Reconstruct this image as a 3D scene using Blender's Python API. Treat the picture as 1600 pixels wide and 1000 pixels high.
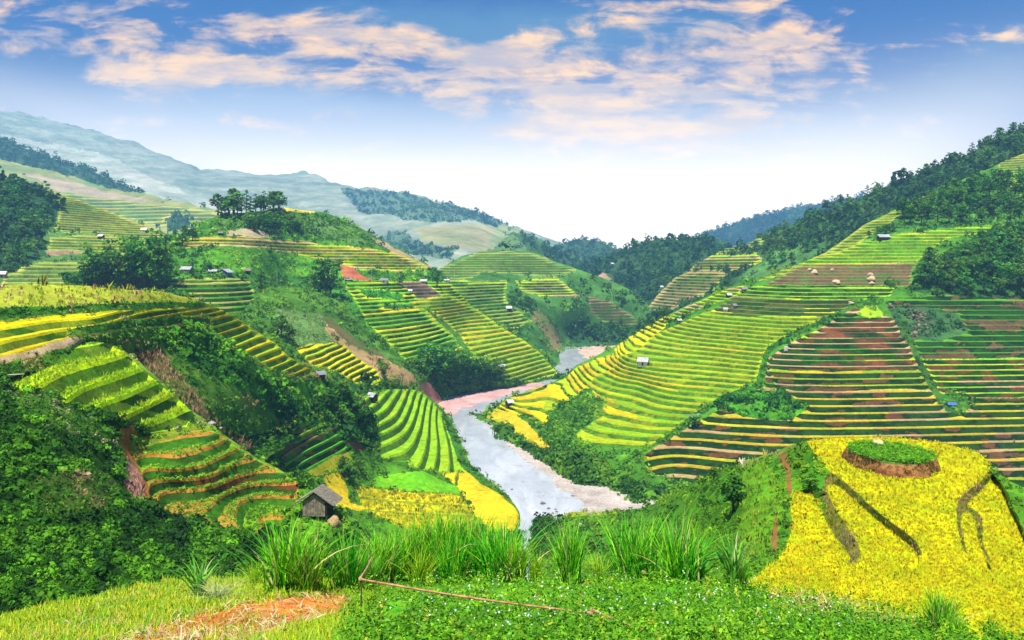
import bpy, bmesh, math, random
import numpy as np
from mathutils import Vector, Matrix

for _o in list(bpy.data.objects):
    bpy.data.objects.remove(_o)
SC = bpy.context.scene
COL = SC.collection
RNG = np.random.default_rng(11)
random.seed(5)
F, HX, HY = 1250.0, 800.0, 420.0      # survey rays: focal length and level point in the units the bearings were read in

# ------------------------------------------------------------------ camera
cam_d = bpy.data.cameras.new('camera')
cam_d.sensor_width = 36.0
cam_d.lens = 36.0 * F / 1600.0
cam_d.shift_y = -0.05
cam_d.clip_start = 0.1
cam_d.clip_end = 30000.0
cam = bpy.data.objects.new('camera', cam_d)
cam.rotation_euler = (math.pi / 2, 0, 0)
COL.objects.link(cam)
SC.camera = cam

# ------------------------------------------------------------------ light and exposure
SUN_DIR = Vector((-0.14, -0.30, 0.94)).normalized()      # towards the sun
SUN_EL = math.asin(SUN_DIR.z)
SUN_AZ = math.atan2(SUN_DIR.x, SUN_DIR.y)
sun_d = bpy.data.lights.new('sun', 'SUN')
sun_d.energy = 5.0
sun_d.angle = math.radians(0.6)
sun_d.color = (1.0, 0.94, 0.80)
sun = bpy.data.objects.new('sun', sun_d)
sun.rotation_euler = (-SUN_DIR).to_track_quat('-Z', 'Y').to_euler()
sun.location = (0, 0, 900)
COL.objects.link(sun)
SC.view_settings.view_transform = 'Standard'
SC.view_settings.look = 'None'
SC.view_settings.exposure = 0.68
SC.view_settings.gamma = 1.0
SC.cycles.use_denoising = True
SC.cycles.max_bounces = 6
SC.cycles.diffuse_bounces = 3
SC.cycles.glossy_bounces = 2
SC.cycles.transmission_bounces = 2
SC.cycles.transparent_max_bounces = 6
SC.cycles.volume_bounces = 1


class NT:
    """small helper for node trees"""
    def __init__(self, tree):
        self.t = tree
        self.n = tree.nodes
        self.l = tree.links

    def new(self, kind, **kw):
        nd = self.n.new(kind)
        for k, v in kw.items():
            setattr(nd, k, v)
        return nd

    def put(self, sock, v):
        if hasattr(v, 'is_linked'):
            self.l.new(v, sock)
        else:
            sock.default_value = v

    def math(self, op, a, b=0.0, c=None, clamp=False):
        nd = self.new('ShaderNodeMath', operation=op, use_clamp=clamp)
        self.put(nd.inputs[0], a)
        self.put(nd.inputs[1], b)
        if c is not None:
            self.put(nd.inputs[2], c)
        return nd.outputs[0]

    def mix(self, fac, a, b, blend='MIX'):
        nd = self.new('ShaderNodeMix', data_type='RGBA', blend_type=blend)
        self.put(nd.inputs[0], fac)
        self.put(nd.inputs[6], a if hasattr(a, 'is_linked') else (*a, 1.0))
        self.put(nd.inputs[7], b if hasattr(b, 'is_linked') else (*b, 1.0))
        return nd.outputs[2]

    def noise(self, vec, scale, detail=4.0, rough=0.55, dist=0.0):
        nd = self.new('ShaderNodeTexNoise')
        self.put(nd.inputs['Vector'], vec)
        nd.inputs['Scale'].default_value = scale
        nd.inputs['Detail'].default_value = detail
        nd.inputs['Roughness'].default_value = rough
        nd.inputs['Distortion'].default_value = dist
        return nd.outputs['Fac']

    def ramp(self, fac, lo, hi, a=0.0, b=1.0, smooth=True):
        nd = self.new('ShaderNodeMapRange', interpolation_type='SMOOTHSTEP' if smooth else 'LINEAR')
        self.put(nd.inputs[0], fac)
        nd.inputs[1].default_value = lo
        nd.inputs[2].default_value = hi
        nd.inputs[3].default_value = a
        nd.inputs[4].default_value = b
        return nd.outputs[0]


# ------------------------------------------------------------------ sky
def build_world():
    w = bpy.data.worlds.new('World')
    SC.world = w
    w.use_nodes = True
    t = NT(w.node_tree)
    t.n.clear()
    out = t.new('ShaderNodeOutputWorld')
    bg = t.new('ShaderNodeBackground')
    t.l.new(bg.outputs[0], out.inputs[0])
    sky = t.new('ShaderNodeTexSky', sky_type='NISHITA')
    sky.sun_disc = False
    sky.sun_elevation = SUN_EL
    sky.sun_rotation = SUN_AZ
    sky.altitude = 1200
    sky.air_density = 1.0
    sky.dust_density = 0.6
    sky.ozone_density = 2.5
    hs = t.new('ShaderNodeHueSaturation')
    hs.inputs['Saturation'].default_value = 1.6
    t.l.new(sky.outputs[0], hs.inputs['Color'])
    tc = t.new('ShaderNodeTexCoord')
    nrm = t.new('ShaderNodeVectorMath', operation='NORMALIZE')
    t.l.new(tc.outputs['Generated'], nrm.inputs[0])
    sep = t.new('ShaderNodeSeparateXYZ')
    t.l.new(nrm.outputs[0], sep.inputs[0])
    X, Y, Z = sep.outputs
    # direction on a cloud deck: azimuth tangent and elevation tangent
    Yp = t.math('MAXIMUM', t.math('ABSOLUTE', Y), 0.12)
    u = t.math('DIVIDE', X, Yp)
    s = t.math('DIVIDE', Z, Yp)
    cv = t.new('ShaderNodeCombineXYZ')
    t.put(cv.inputs[0], t.math('MULTIPLY', u, 1.0))
    t.put(cv.inputs[1], t.math('MULTIPLY', s, 2.1))
    t.put(cv.inputs[2], t.math('MULTIPLY', t.math('SUBTRACT', 1.0, t.math('SIGN', Y)), 5.0))
    # shear so that the clouds stream down to the right
    sh = t.new('ShaderNodeMapping')
    sh.inputs['Rotation'].default_value = (0, 0, math.radians(32))
    sh.inputs['Scale'].default_value = (1.0, 2.0, 1.0)
    t.l.new(cv.outputs[0], sh.inputs[0])
    n1 = t.noise(sh.outputs[0], 5.0, 9.0, 0.60, 0.6)
    n2 = t.noise(cv.outputs[0], 13.0, 7.0, 0.62, 0.4)
    nf = t.math('ADD', t.math('MULTIPLY', n1, 0.55), t.math('MULTIPLY', n2, 0.45))

    def blob(px, py, rx, ry, ang, amp):
        cu, cs = (px - HX) / F, (HY - py) / F
        du = t.math('SUBTRACT', u, cu)
        ds = t.math('SUBTRACT', s, cs)
        c, sn = math.cos(math.radians(ang)), math.sin(math.radians(ang))
        a = t.math('ADD', t.math('MULTIPLY', du, c * F / rx), t.math('MULTIPLY', ds, -sn * F / rx))
        b = t.math('ADD', t.math('MULTIPLY', du, sn * F / ry), t.math('MULTIPLY', ds, c * F / ry))
        r2 = t.math('ADD', t.math('MULTIPLY', a, a), t.math('MULTIPLY', b, b))
        g = t.math('POWER', 2.718, t.math('MULTIPLY', r2, -1.0))
        return t.math('MULTIPLY', g, amp)

    def total(lst):
        r = None
        for bl in lst:
            g = blob(*bl)
            r = g if r is None else t.math('ADD', r, g)
        return r

    warm = total([(50, 70, 70, 30, 15, .50), (160, 112, 80, 26, 25, .42), (300, 80, 200, 38, 14, .60), (520, 58, 90, 30, -4, .55),
                  (650, 120, 130, 30, 22, .50), (860, 140, 220, 60, 8, .62), (1030, 165, 200, 45, 0, .55),
                  (1150, 120, 110, 60, -18, .62), (1235, 60, 70, 40, 30, .50), (1160, 8, 50, 14, 0, .4), (1490, 42, 80, 16, 4, .5), (520, 118, 60, 18, 12, .42), (380, 165, 160, 40, 18, .36), (690, 70, 200, 40, 8, .40), (400, 40, 150, 26, 8, .36), (1000, 70, 160, 46, 0, .42), (960, 230, 260, 36, 0, .34)])
    teal = total([(620, 40, 330, 60, 6, .55), (900, 45, 230, 60, 0, .50), (1150, 40, 120, 60, 0, .35), (1500, 150, 230, 55, -8, .62), (1560, 60, 90, 50, 0, .4), (30, 110, 110, 50, 20, .3)])
    veil = total([(430, 185, 330, 70, 14, .55), (800, 210, 560, 80, 4, .6), (1200, 210, 400, 70, -4, .45)])
    m_warm = t.ramp(t.math('ADD', t.math('MULTIPLY', t.math('SUBTRACT', nf, 0.5), 5.2), t.math('MINIMUM', warm, 0.72)), 0.15, 0.88)
    m_teal = t.ramp(t.math('ADD', t.math('MULTIPLY', nf, 1.0), teal), 0.72, 1.25)
    m_veil = t.ramp(t.math('ADD', t.math('MULTIPLY', n1, 0.6), veil), 0.45, 1.15)
    back = t.ramp(Z, 0.30, 0.55)             # ordinary scattered cloud overhead and behind
    m_any = t.math('MULTIPLY', t.ramp(nf, 0.50, 0.62), back)
    k = t.math('MULTIPLY', SKY_K, 1.0)
    blue = t.mix(0.82, hs.outputs[0], t.mix(t.ramp(s, 0.06, 0.25), SKY_LO, SKY_HI))
    c = t.mix(t.math('MULTIPLY', m_teal, 0.8), blue, SKY_TEAL)
    c = t.mix(t.math('MULTIPLY', m_veil, 0.60), c, SKY_VEIL)
    shade = t.ramp(t.noise(sh.outputs[0], 9.0, 6.0, 0.6), 0.35, 0.65)
    wc = t.mix(shade, SKY_WARM2, SKY_WARM)
    c = t.mix(t.math('MULTIPLY', m_warm, 0.92), c, wc)
    c = t.mix(t.math('MULTIPLY', m_any, 0.8), c, SKY_VEIL)
    glow = total([(1000, 340, 480, 150, 0, 1.0), (560, 320, 420, 110, 10, .75), (100, 190, 330, 60, 14, .4), (1450, 240, 330, 110, -14, .6)])
    c = t.mix(t.math('MULTIPLY', t.math('MINIMUM', glow, 1.0), 0.85), c, SKY_GLOW)
    t.l.new(c, bg.inputs['Color'])
    bg.inputs['Strength'].default_value = 0.098


# radiances before the 0.12 strength
SKY_K = 1.0
SKY_LO = (3.0, 4.6, 6.0)
SKY_HI = (0.0, 0.22, 2.0)
SKY_TEAL = (0.7, 1.7, 2.9)
SKY_VEIL = (4.4, 5.2, 6.3)
SKY_WARM = (13.0, 7.2, 1.8)
SKY_WARM2 = (5.6, 3.9, 3.0)
SKY_GLOW = (17.0, 14.2, 11.0)
build_world()

# ------------------------------------------------------------------ numeric helpers
def hash2(ix, iy, seed=0):
    h = (ix.astype(np.int64) * 374761393 + iy.astype(np.int64) * 668265263 + seed * 144665) & 0xFFFFFFFF
    h = ((h ^ (h >> 13)) * 1274126177) & 0xFFFFFFFF
    h = (h ^ (h >> 16)) & 0xFFFFFFFF
    return h / 4294967295.0


def vnoise(x, y, seed=0):
    x = np.asarray(x, float); y = np.asarray(y, float)
    ix, iy = np.floor(x), np.floor(y)
    fx, fy = x - ix, y - iy
    fx = fx * fx * fx * (fx * (fx * 6 - 15) + 10)
    fy = fy * fy * fy * (fy * (fy * 6 - 15) + 10)
    a = hash2(ix, iy, seed); b = hash2(ix + 1, iy, seed)
    c = hash2(ix, iy + 1, seed); d = hash2(ix + 1, iy + 1, seed)
    return (a + (b - a) * fx) * (1 - fy) + (c + (d - c) * fx) * fy


def fbm(x, y, octaves=4, seed=0, gain=0.5):
    """centred on 0, about -0.5 to 0.5"""
    r = 0.0; amp = 1.0; tot = 0.0
    c, s = 0.8, 0.6
    for k in range(octaves):
        r = r + amp * vnoise(x, y, seed + k * 17)
        tot += amp
        amp *= gain
        x, y = (c * x - s * y) * 2.03 + 11.3, (s * x + c * y) * 2.03 - 7.7
    return r / tot - 0.5


def seg_dist(px, py, poly, closed=True):
    """distance of points to the polygon outline and a mask of those inside"""
    P = np.asarray(poly, float)
    Q = np.roll(P, -1, axis=0)
    if not closed:
        P, Q = P[:-1], Q[:-1]
    best = np.full(px.shape, 1e18)
    inside = np.zeros(px.shape, bool)
    for (x0, y0), (x1, y1) in zip(P, Q):
        dx, dy = x1 - x0, y1 - y0
        L = dx * dx + dy * dy + 1e-12
        t = np.clip(((px - x0) * dx + (py - y0) * dy) / L, 0, 1)
        best = np.minimum(best, (px - x0 - t * dx) ** 2 + (py - y0 - t * dy) ** 2)
        if closed and y0 != y1:
            cond = ((y0 > py) != (y1 > py)) & (px < (x1 - x0) * (py - y0) / (y1 - y0) + x0)
            inside ^= cond
    return np.sqrt(best), inside


def sdf(px, py, poly):
    d, i = seg_dist(px, py, poly)
    return np.where(i, d, -d)


class TPS:
    def __init__(self, pts, lam=1e-5):
        P = np.array([(p[0] / 400.0, p[1] / 400.0) for p in pts])
        v = []
        for p in pts:
            d = p[2] if p[2] else p[3] * F / (HY - p[1])
            v.append(1000.0 / d)
        n = len(P)
        A = np.zeros((n + 3, n + 3))
        A[:n, :n] = self.k(np.sqrt(((P[:, None] - P[None]) ** 2).sum(-1))) + np.eye(n) * lam
        A[:n, n] = 1
        A[:n, n + 1:] = P
        A[n:, :n] = A[:n, n:].T
        self.P = P
        self.lo, self.hi = min(v) * 0.9, max(v) * 1.12
        self.c = np.linalg.solve(A, np.array(v + [0, 0, 0]))

    @staticmethod
    def k(r):
        return np.where(r > 1e-9, r * r * np.log(np.maximum(r, 1e-9)), 0.0)

    def __call__(self, px, py):
        x = np.asarray(px, float).ravel() / 400.0
        y = np.asarray(py, float).ravel() / 400.0
        out = np.empty(x.shape)
        n = len(self.P)
        for i in range(0, len(x), 60000):
            xs, ys = x[i:i + 60000], y[i:i + 60000]
            r = np.sqrt((xs[:, None] - self.P[None, :, 0]) ** 2 + (ys[:, None] - self.P[None, :, 1]) ** 2)
            out[i:i + 60000] = self.k(r) @ self.c[:n] + self.c[n] + self.c[n + 1] * xs + self.c[n + 2] * ys
        return 1000.0 / np.clip(out, self.lo, self.hi).reshape(np.shape(px))


def mesh_from(name, verts, loops, starts, totals, mats, fcol=None, smooth=None):
    me = bpy.data.meshes.new(name)
    me.vertices.add(len(verts))
    me.vertices.foreach_set('co', np.ascontiguousarray(verts, np.float32).ravel())
    me.loops.add(len(loops))
    me.loops.foreach_set('vertex_index', np.ascontiguousarray(loops, np.int32))
    me.polygons.add(len(starts))
    me.polygons.foreach_set('loop_start', np.ascontiguousarray(starts, np.int32))
    me.polygons.foreach_set('loop_total', np.ascontiguousarray(totals, np.int32))
    if smooth is not None:
        me.polygons.foreach_set('use_smooth', np.ascontiguousarray(smooth, bool))
    if fcol is not None:
        a = me.attributes.new('Col', 'FLOAT_COLOR', 'FACE')
        c = np.ones((len(starts), 4), np.float32)
        c[:, :3] = fcol
        a.data.foreach_set('color', c.ravel())
    for m in (mats if isinstance(mats, (list, tuple)) else [mats]):
        me.materials.append(m)
    me.update(calc_edges=True)
    return me


def add(name, me, parent=None, kind=None, label=None, cat=None, group=None):
    o = bpy.data.objects.new(name, me)
    COL.objects.link(o)
    if parent is not None:
        o.parent = parent
    if kind:
        o['kind'] = kind
    if label:
        o['label'] = label
    if cat:
        o['category'] = cat
    if group:
        o['group'] = group
    return o


# ------------------------------------------------------------------ materials
def mat_plain(name, col, rough=0.8, var=0.15, scale=3.0, spec=0.2, bump=0.0, col2=None, metal=0.0):
    m = bpy.data.materials.new(name)
    m.use_nodes = True
    t = NT(m.node_tree)
    b = t.n['Principled BSDF']
    tc = t.new('ShaderNodeTexCoord')
    n = t.noise(tc.outputs['Object'], scale, 6.0, 0.65)
    c1 = tuple(max(0, c * (1 - var)) for c in col)
    c2 = col2 or tuple(c * (1 + var) for c in col)
    t.l.new(t.mix(t.ramp(n, 0.35, 0.65), c1, c2), b.inputs['Base Color'])
    b.inputs['Roughness'].default_value = rough
    b.inputs['Specular IOR Level'].default_value = spec
    b.inputs['Metallic'].default_value = metal
    if bump:
        bp = t.new('ShaderNodeBump')
        bp.inputs['Strength'].default_value = 0.6
        bp.inputs['Distance'].default_value = bump
        t.l.new(n, bp.inputs['Height'])
        t.l.new(bp.outputs[0], b.inputs['Normal'])
    return m


def mat_terrain(name, fine, var=0.45, bump=0.4):
    """colour of the cover comes with the faces; grain and clumps of the growth are added here"""
    m = bpy.data.materials.new(name)
    m.use_nodes = True
    t = NT(m.node_tree)
    b = t.n['Principled BSDF']
    at = t.new('ShaderNodeAttribute', attribute_name='Col')
    geo = t.new('ShaderNodeNewGeometry')
    pos = geo.outputs['Position']
    n1 = t.noise(pos, 1.0 / fine, 7.0, 0.78)
    n2 = t.noise(pos, 1.0 / (fine * 7.0), 4.0, 0.6)
    v = t.math('ADD', t.ramp(n1, 0.25, 0.75, 1 - var, 1 + var, False), t.ramp(n2, 0.3, 0.7, -0.22, 0.22, False))
    vm = t.new('ShaderNodeVectorMath', operation='SCALE')
    t.l.new(at.outputs['Color'], vm.inputs[0])
    t.l.new(v, vm.inputs['Scale'])
    # a little drift between yellowish and bluish green
    hs = t.new('ShaderNodeHueSaturation')
    t.put(hs.inputs['Hue'], t.ramp(t.noise(pos, 1.0 / (fine * 3.0), 3.0, 0.5), 0.3, 0.7, 0.487, 0.513, False))
    t.l.new(vm.outputs[0], hs.inputs['Color'])
    t.l.new(hs.outputs[0], b.inputs['Base Color'])
    b.inputs['Roughness'].default_value = 0.95
    b.inputs['Specular IOR Level'].default_value = 0.05
    bp = t.new('ShaderNodeBump')
    bp.inputs['Strength'].default_value = 0.55
    bp.inputs['Distance'].default_value = bump
    t.l.new(n1, bp.inputs['Height'])
    t.l.new(bp.outputs[0], b.inputs['Normal'])
    return m


def mat_leaf(name, trans=0.3, var=0.12, rough=0.6, tint=(1, 1, 1), up=0.0):
    """foliage: face colour, varied from plant to plant, some light coming through the leaves"""
    m = bpy.data.materials.new(name)
    m.use_nodes = True
    t = NT(m.node_tree)
    b = t.n['Principled BSDF']
    out = t.n['Material Output']
    at = t.new('ShaderNodeAttribute', attribute_name='Col')
    oi = t.new('ShaderNodeObjectInfo')
    hs = t.new('ShaderNodeHueSaturation')
    t.put(hs.inputs['Hue'], t.ramp(oi.outputs['Random'], 0, 1, 0.5 - 0.018, 0.5 + 0.018, False))
    t.put(hs.inputs['Value'], t.ramp(t.math('FRACT', t.math('MULTIPLY', oi.outputs['Random'], 7.31)), 0, 1, 1 - var * 2, 1 + var * 2, False))
    t.l.new(at.outputs['Color'], hs.inputs['Color'])
    c = t.mix(1.0, hs.outputs[0], tint, 'MULTIPLY')
    t.l.new(c, b.inputs['Base Color'])
    b.inputs['Roughness'].default_value = rough
    b.inputs['Specular IOR Level'].default_value = 0.12
    tr = t.new('ShaderNodeBsdfTranslucent')
    if up:                       # a sward catches light like the ground it covers
        geo = t.new('ShaderNodeNewGeometry')
        vm = t.new('ShaderNodeVectorMath', operation='SCALE')
        t.l.new(geo.outputs['Normal'], vm.inputs[0]); vm.inputs['Scale'].default_value = 1 - up
        va = t.new('ShaderNodeVectorMath', operation='ADD')
        t.l.new(vm.outputs[0], va.inputs[0]); va.inputs[1].default_value = (0, 0, up)
        t.l.new(va.outputs[0], b.inputs['Normal'])
    t.l.new(c, tr.inputs['Color'])
    ms = t.new('ShaderNodeMixShader')
    ms.inputs[0].default_value = trans
    t.l.new(b.outputs[0], ms.inputs[1])
    t.l.new(tr.outputs[0], ms.inputs[2])
    t.l.new(ms.outputs[0], out.inputs['Surface'])
    return m


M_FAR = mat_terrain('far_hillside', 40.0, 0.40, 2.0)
M_MID = mat_terrain('hillside_growth', 1.6, 0.6, 0.7)
M_NEAR = mat_terrain('near_growth', 0.55, 0.6, 0.3)
M_RICE = mat_terrain('ripe_rice', 0.35, 0.25, 0.15)
M_BANK = mat_terrain('bank_soil', 0.22, 0.55, 0.10)
M_LEAF = mat_leaf('leaves', 0.3, up=0.25)
M_BUSH = mat_leaf('bush_leaves', 0.25, 0.0, up=0.25)
M_SWARD = mat_leaf('sward', 0.12, 0.0, 0.7, up=0.9)
M_BLADE = mat_leaf('grass_blades', 0.35, 0.05, 0.5, up=0.4)
M_BARK = mat_plain('bark', (0.10, 0.075, 0.05), 0.9, 0.4, 4.0, 0.1)

# ------------------------------------------------------------------ land cover
Y1, Y2, YG, G1, G2 = (.60, .56, .005), (.54, .43, .007), (.37, .50, .005), (.17, .42, .006), (.08, .27, .008)
BR, TN, RD, DG, VG = (.17, .115, .045), (.48, .34, .15), (.27, .075, .022), (.017, .060, .006), (.008, .032, .005)
RG, RY, PK = (.05, .145, .008), (.16, .24, .012), (.50, .30, .24)


def pal(tread, riser, run=30.0, edge=0.85, ecol=None):
    return dict(tread=tread, riser=riser, run=run, edge=edge, ecol=ecol)


P_YG = pal([((.33, .42, .006), 5), ((.48, .42, .006), 3), ((.24, .40, .006), 3)], [((.08, .20, .008), 4), (RG, 2), (RY, 2)])
P_Y = pal([(Y1, 5), (Y2, 3), (YG, 3)], [(RG, 3), (RY, 3), (DG, 1)])
P_G = pal([(YG, 3), (G1, 5), (Y1, 1)], [(RG, 4), (DG, 3)])
P_GG = pal([((.24, .46, .01), 5), ((.30, .48, .01), 3)], [((.06, .16, .01), 4), ((.08, .20, .01), 2)])
P_BR = pal([(BR, 4), (G2, 2), ((.20, .20, .05), 2), (TN, 1)], [(BR, 2), (DG, 3), ((.09, .12, .03), 3)])
P_RED = pal([(TN, 3), (YG, 2), (G2, 3), (BR, 2)], [((.17, .06, .022), 2), ((.10, .045, .018), 3), (DG, 3), (VG, 2)])
P_DARK = pal([((.26, .36, .006), 4), ((.13, .30, .006), 3), ((.36, .27, .11), 2), ((.42, .35, .01), 2)], [(DG, 4), (VG, 3), ((.10, .06, .02), 2)])
P_LOW = pal([((.46, .36, .02), 4), ((.42, .30, .12), 2), ((.50, .44, .01), 2), ((.30, .38, .01), 1)], [(DG, 4), (VG, 3), ((.11, .055, .022), 2)])
P_HAZE = pal([((.42, .40, .06), 4), ((.30, .38, .05), 3), (Y2, 1)], [((.10, .20, .03), 4), ((.07, .15, .03), 2)])
P_T2 = pal([((.30, .34, .02), 3), ((.34, .20, .03), 2), ((.16, .34, .01), 3)], [((.04, .15, .008), 4), ((.03, .09, .01), 3), ((.14, .06, .02), 1)], 14.0, ecol=(.50, .24, .035))


class Cover:
    def __init__(self, name, poly, c1, c2=None, terr=None, h=0.0, bush=0.0, bsize=10.0, bcol=None, bkind=0, flat=None, ns=1.0, fade=5.0, riser=(.16, .24), ez=.28, crop=None):
        self.name, self.poly, self.c1, self.c2 = name, poly, c1, c2 or tuple(c * 0.6 for c in c1)
        self.terr, self.h, self.bush, self.bsize, self.flat = terr, h, bush, bsize, flat
        self.bcol = bcol or [(.03, .13, .008), (.05, .19, .01), (.02, .08, .008)]
        self.bkind = bkind
        self.ns, self.fade, self.riser, self.ez, self.crop = ns, fade, riser, ez, crop


LAYERS = {}
BUSH_JOBS = []


def steps(z, h, r, ez):
    """smooth height -> stepped height (riser of bank, face of standing crop, level tread)"""
    k = np.floor(z / h)
    t = z / h - k
    a, b = r
    f = np.where(t < a, t / a * (1 - ez), np.where(t < b, 1 - ez + (t - a) / (b - a) * ez, 1.0))
    return (k + f - 0.42) * h, t


class Layer:
    def __init__(self, name, top, bot, ctrl, covers, mat, step=2.5, amp=0.0, nscale=30.0, seed=1, rough_top=0.0, back=6, relax=None, warp=3.0):
        self.name, self.mat, self.seed = name, mat, seed
        self.top = np.array(top, float); self.bot = np.array(bot, float)
        self.tps = TPS(ctrl)
        self.amp, self.nscale, self.covers, self.warp = amp, nscale, covers, warp
        LAYERS[name] = self
        self.build(step, rough_top, back, relax)

    def bumps(self, X, Y):
        return self.amp * (2.0 * fbm(X / self.nscale, Y / self.nscale, 4, self.seed) + 0.5 * fbm(X * 4.6 / self.nscale, Y * 4.6 / self.nscale, 3, self.seed + 60))

    def at(self, px, py, lift=0.0):
        """the point of this hillside met along a bearing"""
        d = float(self.tps(np.array([px]), np.array([py]))[0])
        if getattr(self, 'flat_at', None):
            d = self.flat_at(px, py, d)
        X, Y, Z = (px - HX) / F * d, d, (HY - py) / F * d
        Z += float(self.bumps(np.array([X]), np.array([Y]))[0])
        return Vector((X, Y, Z + lift))

    def many(self, px, py):
        d = self.tps(px, py)
        X, Y, Z = (px - HX) / F * d, d, (HY - py) / F * d
        return np.stack([X, Y, Z + self.bumps(X, Y)], -1)

    def build(self, step, rough_top, back, relax):
        x0, x1 = self.top[0, 0], self.top[-1, 0]
        nc = int(round((x1 - x0) / step)) + 1
        u = np.linspace(x0, x1, nc)
        yt = np.interp(u, self.top[:, 0], self.top[:, 1])
        if rough_top:
            yt = yt + rough_top * 2 * fbm(u / 22.0, u * 0 + self.seed, 4, self.seed + 3)
        yb = np.maximum(np.interp(u, self.bot[:, 0], self.bot[:, 1]), yt + 2)
        nr = int(math.ceil((yb - yt).max() / step)) + 1
        v = np.linspace(0, 1, nr)[:, None]
        px = np.broadcast_to(u[None], (nr, nc)).copy()
        py = yt[None] * (1 - v) + yb[None] * v
        d = self.tps(px, py)
        # covers
        wx = px + self.warp * 2 * fbm(px / 18.0, py / 12.0, 3, self.seed + 40)
        wy = py + self.warp * 1.4 * fbm(px / 18.0 + 50, py / 12.0, 3, self.seed + 41)
        cid = np.zeros(px.shape, int)
        w = np.zeros(px.shape)
        hh = np.ones(px.shape)
        fixed = np.zeros(px.shape, bool)
        near_fix = np.zeros(px.shape, bool)
        for i, c in enumerate(self.covers):
            if c.poly is None:
                cid[:] = i
                if c.terr:
                    w[:] = 1.0
                    hh[:] = c.h
                continue
            if c.flat is not None or c.ns == 0:
                s = sdf(px, py, c.poly)
            else:
                s = sdf(wx, wy, c.poly)
            w *= np.clip(np.abs(s) / c.fade, 0, 1)
            inn = s > 0
            cid[inn] = i
            w[inn] = np.clip(s[inn] / c.fade, 0, 1) if c.terr else 0.0
            if c.terr:
                hh[inn] = c.h
            if c.flat is not None:
                zz = c.flat[0] + c.flat[1] * (py - c.flat[2]) if len(c.flat) > 1 else c.flat[0]
                dz = zz * F / (HY - py)
                d = np.where(inn, dz, d)
                fixed |= inn
        if relax is not None:
            s = sdf(px, py, relax)
            free = (s > 0) & ~fixed
            q = 1.0 / d
            for _ in range(400):
                a = q.copy()
                a[1:-1, 1:-1] = 0.25 * (q[:-2, 1:-1] + q[2:, 1:-1] + q[1:-1, :-2] + q[1:-1, 2:])
                q = np.where(free, a, q)
            d = 1.0 / q
            self.grid = (u, yt, yb, nr, d)

            def flat_at(ax, ay, dd, L=self):
                uu, tt, bb, n, D = L.grid
                j = int(np.clip(np.searchsorted(uu, ax), 0, len(uu) - 1))
                r = int(round((ay - tt[j]) / (bb[j] - tt[j]) * (n - 1)))
                return float(D[r, j]) if 0 <= r < n else dd
            self.flat_at = flat_at
        X, Y, Z = (px - HX) / F * d, d.copy(), (HY - py) / F * d
        nz = self.bumps(X, Y)
        if fixed.any():
            nz = np.where(sdf(px, py, relax) > 0, 0, nz)
        Z = Z + nz
        # far side of the crest: the hill goes over and down behind
        rows = []
        slope = Z[0] / Y[0]
        prevY, prevZ = Y[0], Z[0]
        for k in range(1, back + 1):
            dy = Y[0] * 0.010 * (1.7 ** (k - 1)) + 0.15
            drop = np.minimum(slope, 0.0) - (0.03 + 0.09 * k)
            prevY2 = prevY + dy
            prevZ2 = prevZ + dy * drop
            f = prevY2 / Y[0]
            rows.append((X[0] * f, prevY2, prevZ2))
            prevY, prevZ = prevY2, prevZ2
        nb = len(rows)
        if nb:
            X = np.vstack([np.array([r[0] for r in rows[::-1]]), X])
            Y = np.vstack([np.array([r[1] for r in rows[::-1]]), Y])
            Z = np.vstack([np.array([r[2] for r in rows[::-1]]), Z])
            rep = lambda a: np.vstack([np.repeat(a[:1], nb, 0), a])
            cid, w, hh = rep(cid), rep(w), rep(hh)
            px, py = rep(px), rep(py)
            w[:nb] *= np.linspace(0, 1, nb + 1)[:nb, None]
        nr2 = nr + nb
        V = np.stack([X, Y, Z], -1).reshape(-1, 3)
        cidf, wf, hf = cid.ravel(), w.ravel(), hh.ravel()
        idx = np.arange(nr2 * nc).reshape(nr2, nc)
        q = np.stack([idx[1:, :-1], idx[1:, 1:], idx[:-1, 1:], idx[:-1, :-1]], -1).reshape(-1, 4)
        qc = cidf[q[:, 0]]
        qw = wf[q].max(1)
        isT = np.array([c.terr is not None for c in self.covers])
        terr = qw > 0.02
        # ---- plain faces
        pq = q[~terr]
        fc = self.plain_col(V[pq].mean(1), qc[~terr])
        verts = [V]
        loops = [pq.ravel()]
        totals = [np.full(len(pq), 4)]
        cols = [fc]
        smooth = [np.ones(len(pq), bool)]
        # ---- terraced faces
        tq = q[terr]
        if len(tq):
            tc = qc[terr]
            # the terraced cover the quad belongs to
            best = cidf[tq[np.arange(len(tq)), wf[tq].argmax(1)]]
            tri = np.concatenate([tq[:, [0, 1, 2]], tq[:, [0, 2, 3]]])
            tcid = np.concatenate([best, best])
            own = np.concatenate([tc, tc])
            for ci in np.unique(tcid):
                m = tcid == ci
                if not isT[ci]:
                    v3 = tri[m]
                    loops.append(v3.ravel()); totals.append(np.full(len(v3), 3))
                    cols.append(self.plain_col(V[v3].mean(1), own[m])); smooth.append(np.ones(len(v3), bool))
                    continue
                vv, ll, tt, cc = self.slice(V, wf, tri[m], ci)
                off = sum(len(a) for a in verts)
                verts.append(vv); loops.append(ll + off); totals.append(tt); cols.append(cc)
                smooth.append(np.zeros(len(tt), bool))
        tot = np.concatenate(totals)
        st = np.concatenate([[0], np.cumsum(tot)[:-1]])
        me = mesh_from(self.name, np.vstack(verts), np.concatenate(loops), st, tot, self.mat, np.vstack(cols), np.concatenate(smooth))
        self.obj = add(self.name, me, kind='structure')
        # ---- growth on the covers
        front = idx[nb:-1, :-1].ravel()
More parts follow.
